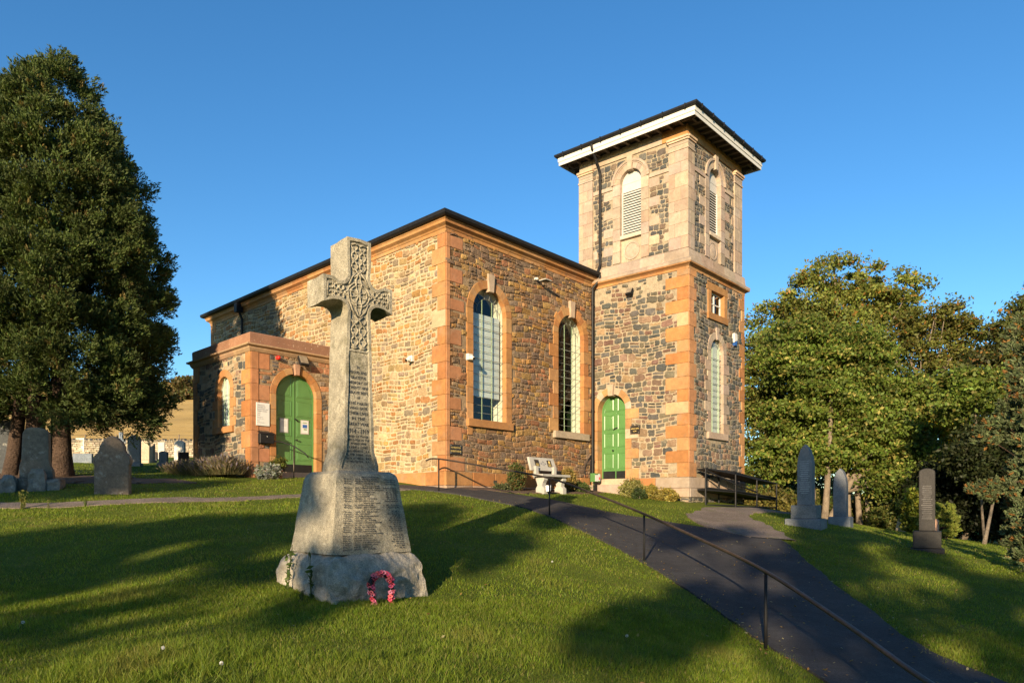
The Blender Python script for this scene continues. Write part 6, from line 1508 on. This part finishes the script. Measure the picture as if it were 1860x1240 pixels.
shade_tree('wide spreading tree on the road side, left of the viewer',-16.5,SY,[(-16.4,7.9,1.5,.55,480),(-18.8,7.5,1.3,.5,330),(-14.4,7.7,.8,.45,240),(-19.3,8.2,1.6,.8,800),(-17.6,8.6,1.6,.9,1000),(-16,9.0,1.5,.85,1000),(-14.5,9.2,1.2,1.2,1000),(-13.6,9.0,.5,1.0,350),(-12.7,7.35,.5,.3,130),(-12.15,8.75,.35,.22,70),(-13.1,8.35,.3,.25,60),(-12.0,7.3,.4,.3,90),(-11.3,10.5,.7,.3,170),(-11.45,8.3,.42,.75,240),(-11.6,9.7,.4,.5,150),(-17.2,7.3,.9,.35,200),(-14.3,6.5,.9,.4,240),(-15.9,7.0,.5,.25,80),(-12.3,6.7,.5,.25,90)],.17,501,((-16.5,8.0,.30),(-15.6,6.9,.28),(-14.7,8.0,.25),(-14.0,6.6,.25)))
shade_tree('tree on the road side at the far left of the viewer',-25.5,SY,[(-24.8,11.0,2.2,1.2,1100),(-27,11,2.2,1.4,1000),(-23.0,11.4,1.1,.9,450),(-26,12.6,1.8,1.0,700)],.18,502)
shade_tree('dense tree on the road side, right of the cross shadow',-5.6,SY,[(-8.4,9.9,.5,.4,150),(-8.3,6.5,.75,.55,380),(-7.6,6.9,.9,.7,520),(-8.3,9.2,.8,.75,380),(-7.2,9.7,.8,.5,260),(-6.0,8.0,1.2,1.4,1000),(-5.2,6.6,1.3,1.3,900),(-4.6,9.2,1.4,1.5,1100),(-4.6,11.4,1.2,1.6,1100),(-5.4,12.2,1.0,1.0,600),(-4.0,12.0,.7,1.2,600),(-3.5,9.8,.7,1.0,400),(-5.6,4.4,1.6,1.6,900),(-3.6,5.2,1.6,1.4,900)],.16,503,((-7.8,8.65,0.52),(-7.35,8.95,0.36),(-8.25,8.35,0.41),(-6.6,9.15,0.49),(-6.85,6.4,0.36),(-6.55,7.6,0.32),(-7.3,7.75,0.36),(-3.7,9.0,0.48),(-3.9,8.3,0.36),(-7.0,5.9,0.25),(-5.2,7.5,0.23),(-4.5,6.2,0.29)))
shade_tree('low bushy tree on the road side, right of the viewer',-1.2,SY,[(-2.6,7.3,1.3,.9,700),(-1.3,7.0,1.3,1.0,700),(.3,6.8,1.4,1.3,800),(-2.0,5.2,2.0,1.4,1100),(.6,4.8,2.0,1.6,1000),(-2.7,8.9,.6,.6,180),(-3.3,7.0,.9,.8,400),(-3.3,8.5,.5,.5,200)],.16,504,((-3.45,7.75,0.43),(-2.6,6.6,0.43),(-1.9,6.3,0.32),(-1.3,7.2,0.29)))
shade_tree('tall tree on the road side at the far right of the viewer',6,SY,[(4.4,11.5,1.8,3.0,1400),(6.5,13,2.4,3.6,1800),(8.5,13,2.4,4,1600),(9,17.5,2,2,900),(4.2,14.0,1.2,1.8,600),(6,9,2.4,2.4,1100)],.2,505)

for i,(x,h) in enumerate(((-44,15),(-36.5,13),(13,15),(21,17),(30,16),(40,17),(52,16))):  # unseen tree belt added to cut sky fill on shaded ground
    shade_tree(['broad unseen tree added to cut sky light, left end of the belt','unseen tree added to cut sky light, second from the left end of the belt','unseen tree added to cut sky light, just right of the tall tree','full crowned unseen tree added to cut sky light, right half of the belt','unseen tree added to cut sky light, further along the right half of the belt','unseen tree added to cut sky light, near the right end of the belt','last unseen tree added to cut sky light, right end of the belt'][i],x,SY-3,[(x-2,h*.35,3.2,4,1300),(x+2,h*.4,3.2,4,1300),(x,h*.75,3.2,4,1500),(x+1,0,3.6,3.5,1100)],.24,520+i)
for i,x in enumerate((-22,-15.5,-9,-2.5,4)):  # unseen hedge row added below the crowns to block low sky light
    z=gz(x,SY+2); o=empty('sky_block_hedge',(x,SY+2,z),0,['unseen hedge length added to block low sky, furthest left','unseen hedge length added to block low sky, left of the middle','middle unseen hedge length added to block low sky','unseen hedge length added to block low sky, right of the middle','unseen hedge length added to block low sky, furthest right'][i],'hedge','unseen hedge lengths added to block low sky')
    me,cc,_=crown_mesh('foliage',[(-1.8,0,3.0,2.2,1,3.6),(1.8,0,3.0,2.2,1,3.6)],6500,.17,540+i,(.05,.07,.02),None,0,.6,.8); link('foliage',me,M['shade'],o)
    b=MB()
    for k in range(5): q=cc[k*11%len(cc)]; b.tube([(q[0],q[1]*.3,-.3),tuple(q)],[.06,.02],5)
    b.build('stems',M['bark'],o)

r=np.random.default_rng(88); n=900; t=r.random(n); L_=np.array(catmull([(3.55,4.6),(3.12,8.3),(2.95,10.5),(2.45,13.3),(1.75,15.3),(.80,17.0),(-.6,18.6)],14)); R_=np.array(catmull([(5.7,5.5),(5.2,8.4),(5.55,11.2),(6.1,14.3),(6.6,17.9),(4.6,18.9),(2.4,19.7)],14))
k=(t*(len(L_)-1)).astype(int); w=np.where(r.random(n)<.65,np.abs(r.normal(0,.10,n))*np.sign(r.random(n)-.5)+(r.random(n)>.5),r.random(n)); w=np.clip(w,-.25,1.25)
Pxy=L_[k]*(1-w[:,None])+R_[k]*w[:,None]+r.normal(0,.08,(n,2)); m=300; X=np.r_[Pxy[:,0],r.uniform(-5,9,m)]; Y=np.r_[Pxy[:,1],r.uniform(5.5,17,m)]
C=np.stack([X,Y,ground(X,Y)+.042],1); tag(link('fallen_leaves',np_mesh('fallen_leaves',leaf_quads(C,np.full(len(X),.022)*r.uniform(.5,1.3,len(X)),r,1.1,up=3.0),4,vary((.24,.15,.05),len(X),r,.4,(.30,.27,.14),.3)),M['leaf']),'small dry fallen leaves along the tarmac path and lawn','fallen leaves',kind='stuff')
# ------------------------------------------------------------------ light, sky, camera
SAZ=R(18); SEL=R(14)
sun=bpy.data.lights.new('sun','SUN'); sun.energy=5.0; sun.angle=R(.55); sun.color=(1.0,.78,.50)
so_=bpy.data.objects.new('sun',sun); COL.objects.link(so_)
d_=Vector((math.sin(SAZ)*math.cos(SEL),math.cos(SAZ)*math.cos(SEL),-math.sin(SEL))); so_.rotation_euler=d_.to_track_quat('-Z','Y').to_euler()
wd_=bpy.data.worlds.new('World'); SC.world=wd_; wd_.use_nodes=True; nt=wd_.node_tree; nt.nodes.clear()
sk=nt.nodes.new('ShaderNodeTexSky'); sk.sky_type='NISHITA'; sk.sun_disc=False; sk.sun_elevation=SEL; sk.sun_rotation=math.pi+SAZ; sk.altitude=150; sk.air_density=1.0; sk.dust_density=.3; sk.ozone_density=2.2
bg=nt.nodes.new('ShaderNodeBackground'); bg.inputs[1].default_value=.092; ow=nt.nodes.new('ShaderNodeOutputWorld'); hs=N(nt,'ShaderNodeHueSaturation',i_Saturation=1.24); nt.links.new(sk.outputs[0],hs.inputs['Color']); nt.links.new(mul(nt,hs.outputs[0],(.84,1.03,1.13)),bg.inputs[0]); nt.links.new(bg.outputs[0],ow.inputs[0])
cam=bpy.data.cameras.new('camera'); co_=bpy.data.objects.new('camera',cam); COL.objects.link(co_)
co_.location=(0,0,0); co_.rotation_euler=(math.pi/2,0,0); cam.sensor_width=36; cam.lens=F/1860*36; cam.shift_y=(HY-620)/1860; cam.clip_end=5000; cam.clip_start=.05
SC.camera=co_
SC.view_settings.view_transform='Standard'; SC.view_settings.look='None'; SC.view_settings.exposure=1.1; SC.view_settings.gamma=1
SC.cycles.max_bounces=6; SC.cycles.transparent_max_bounces=8
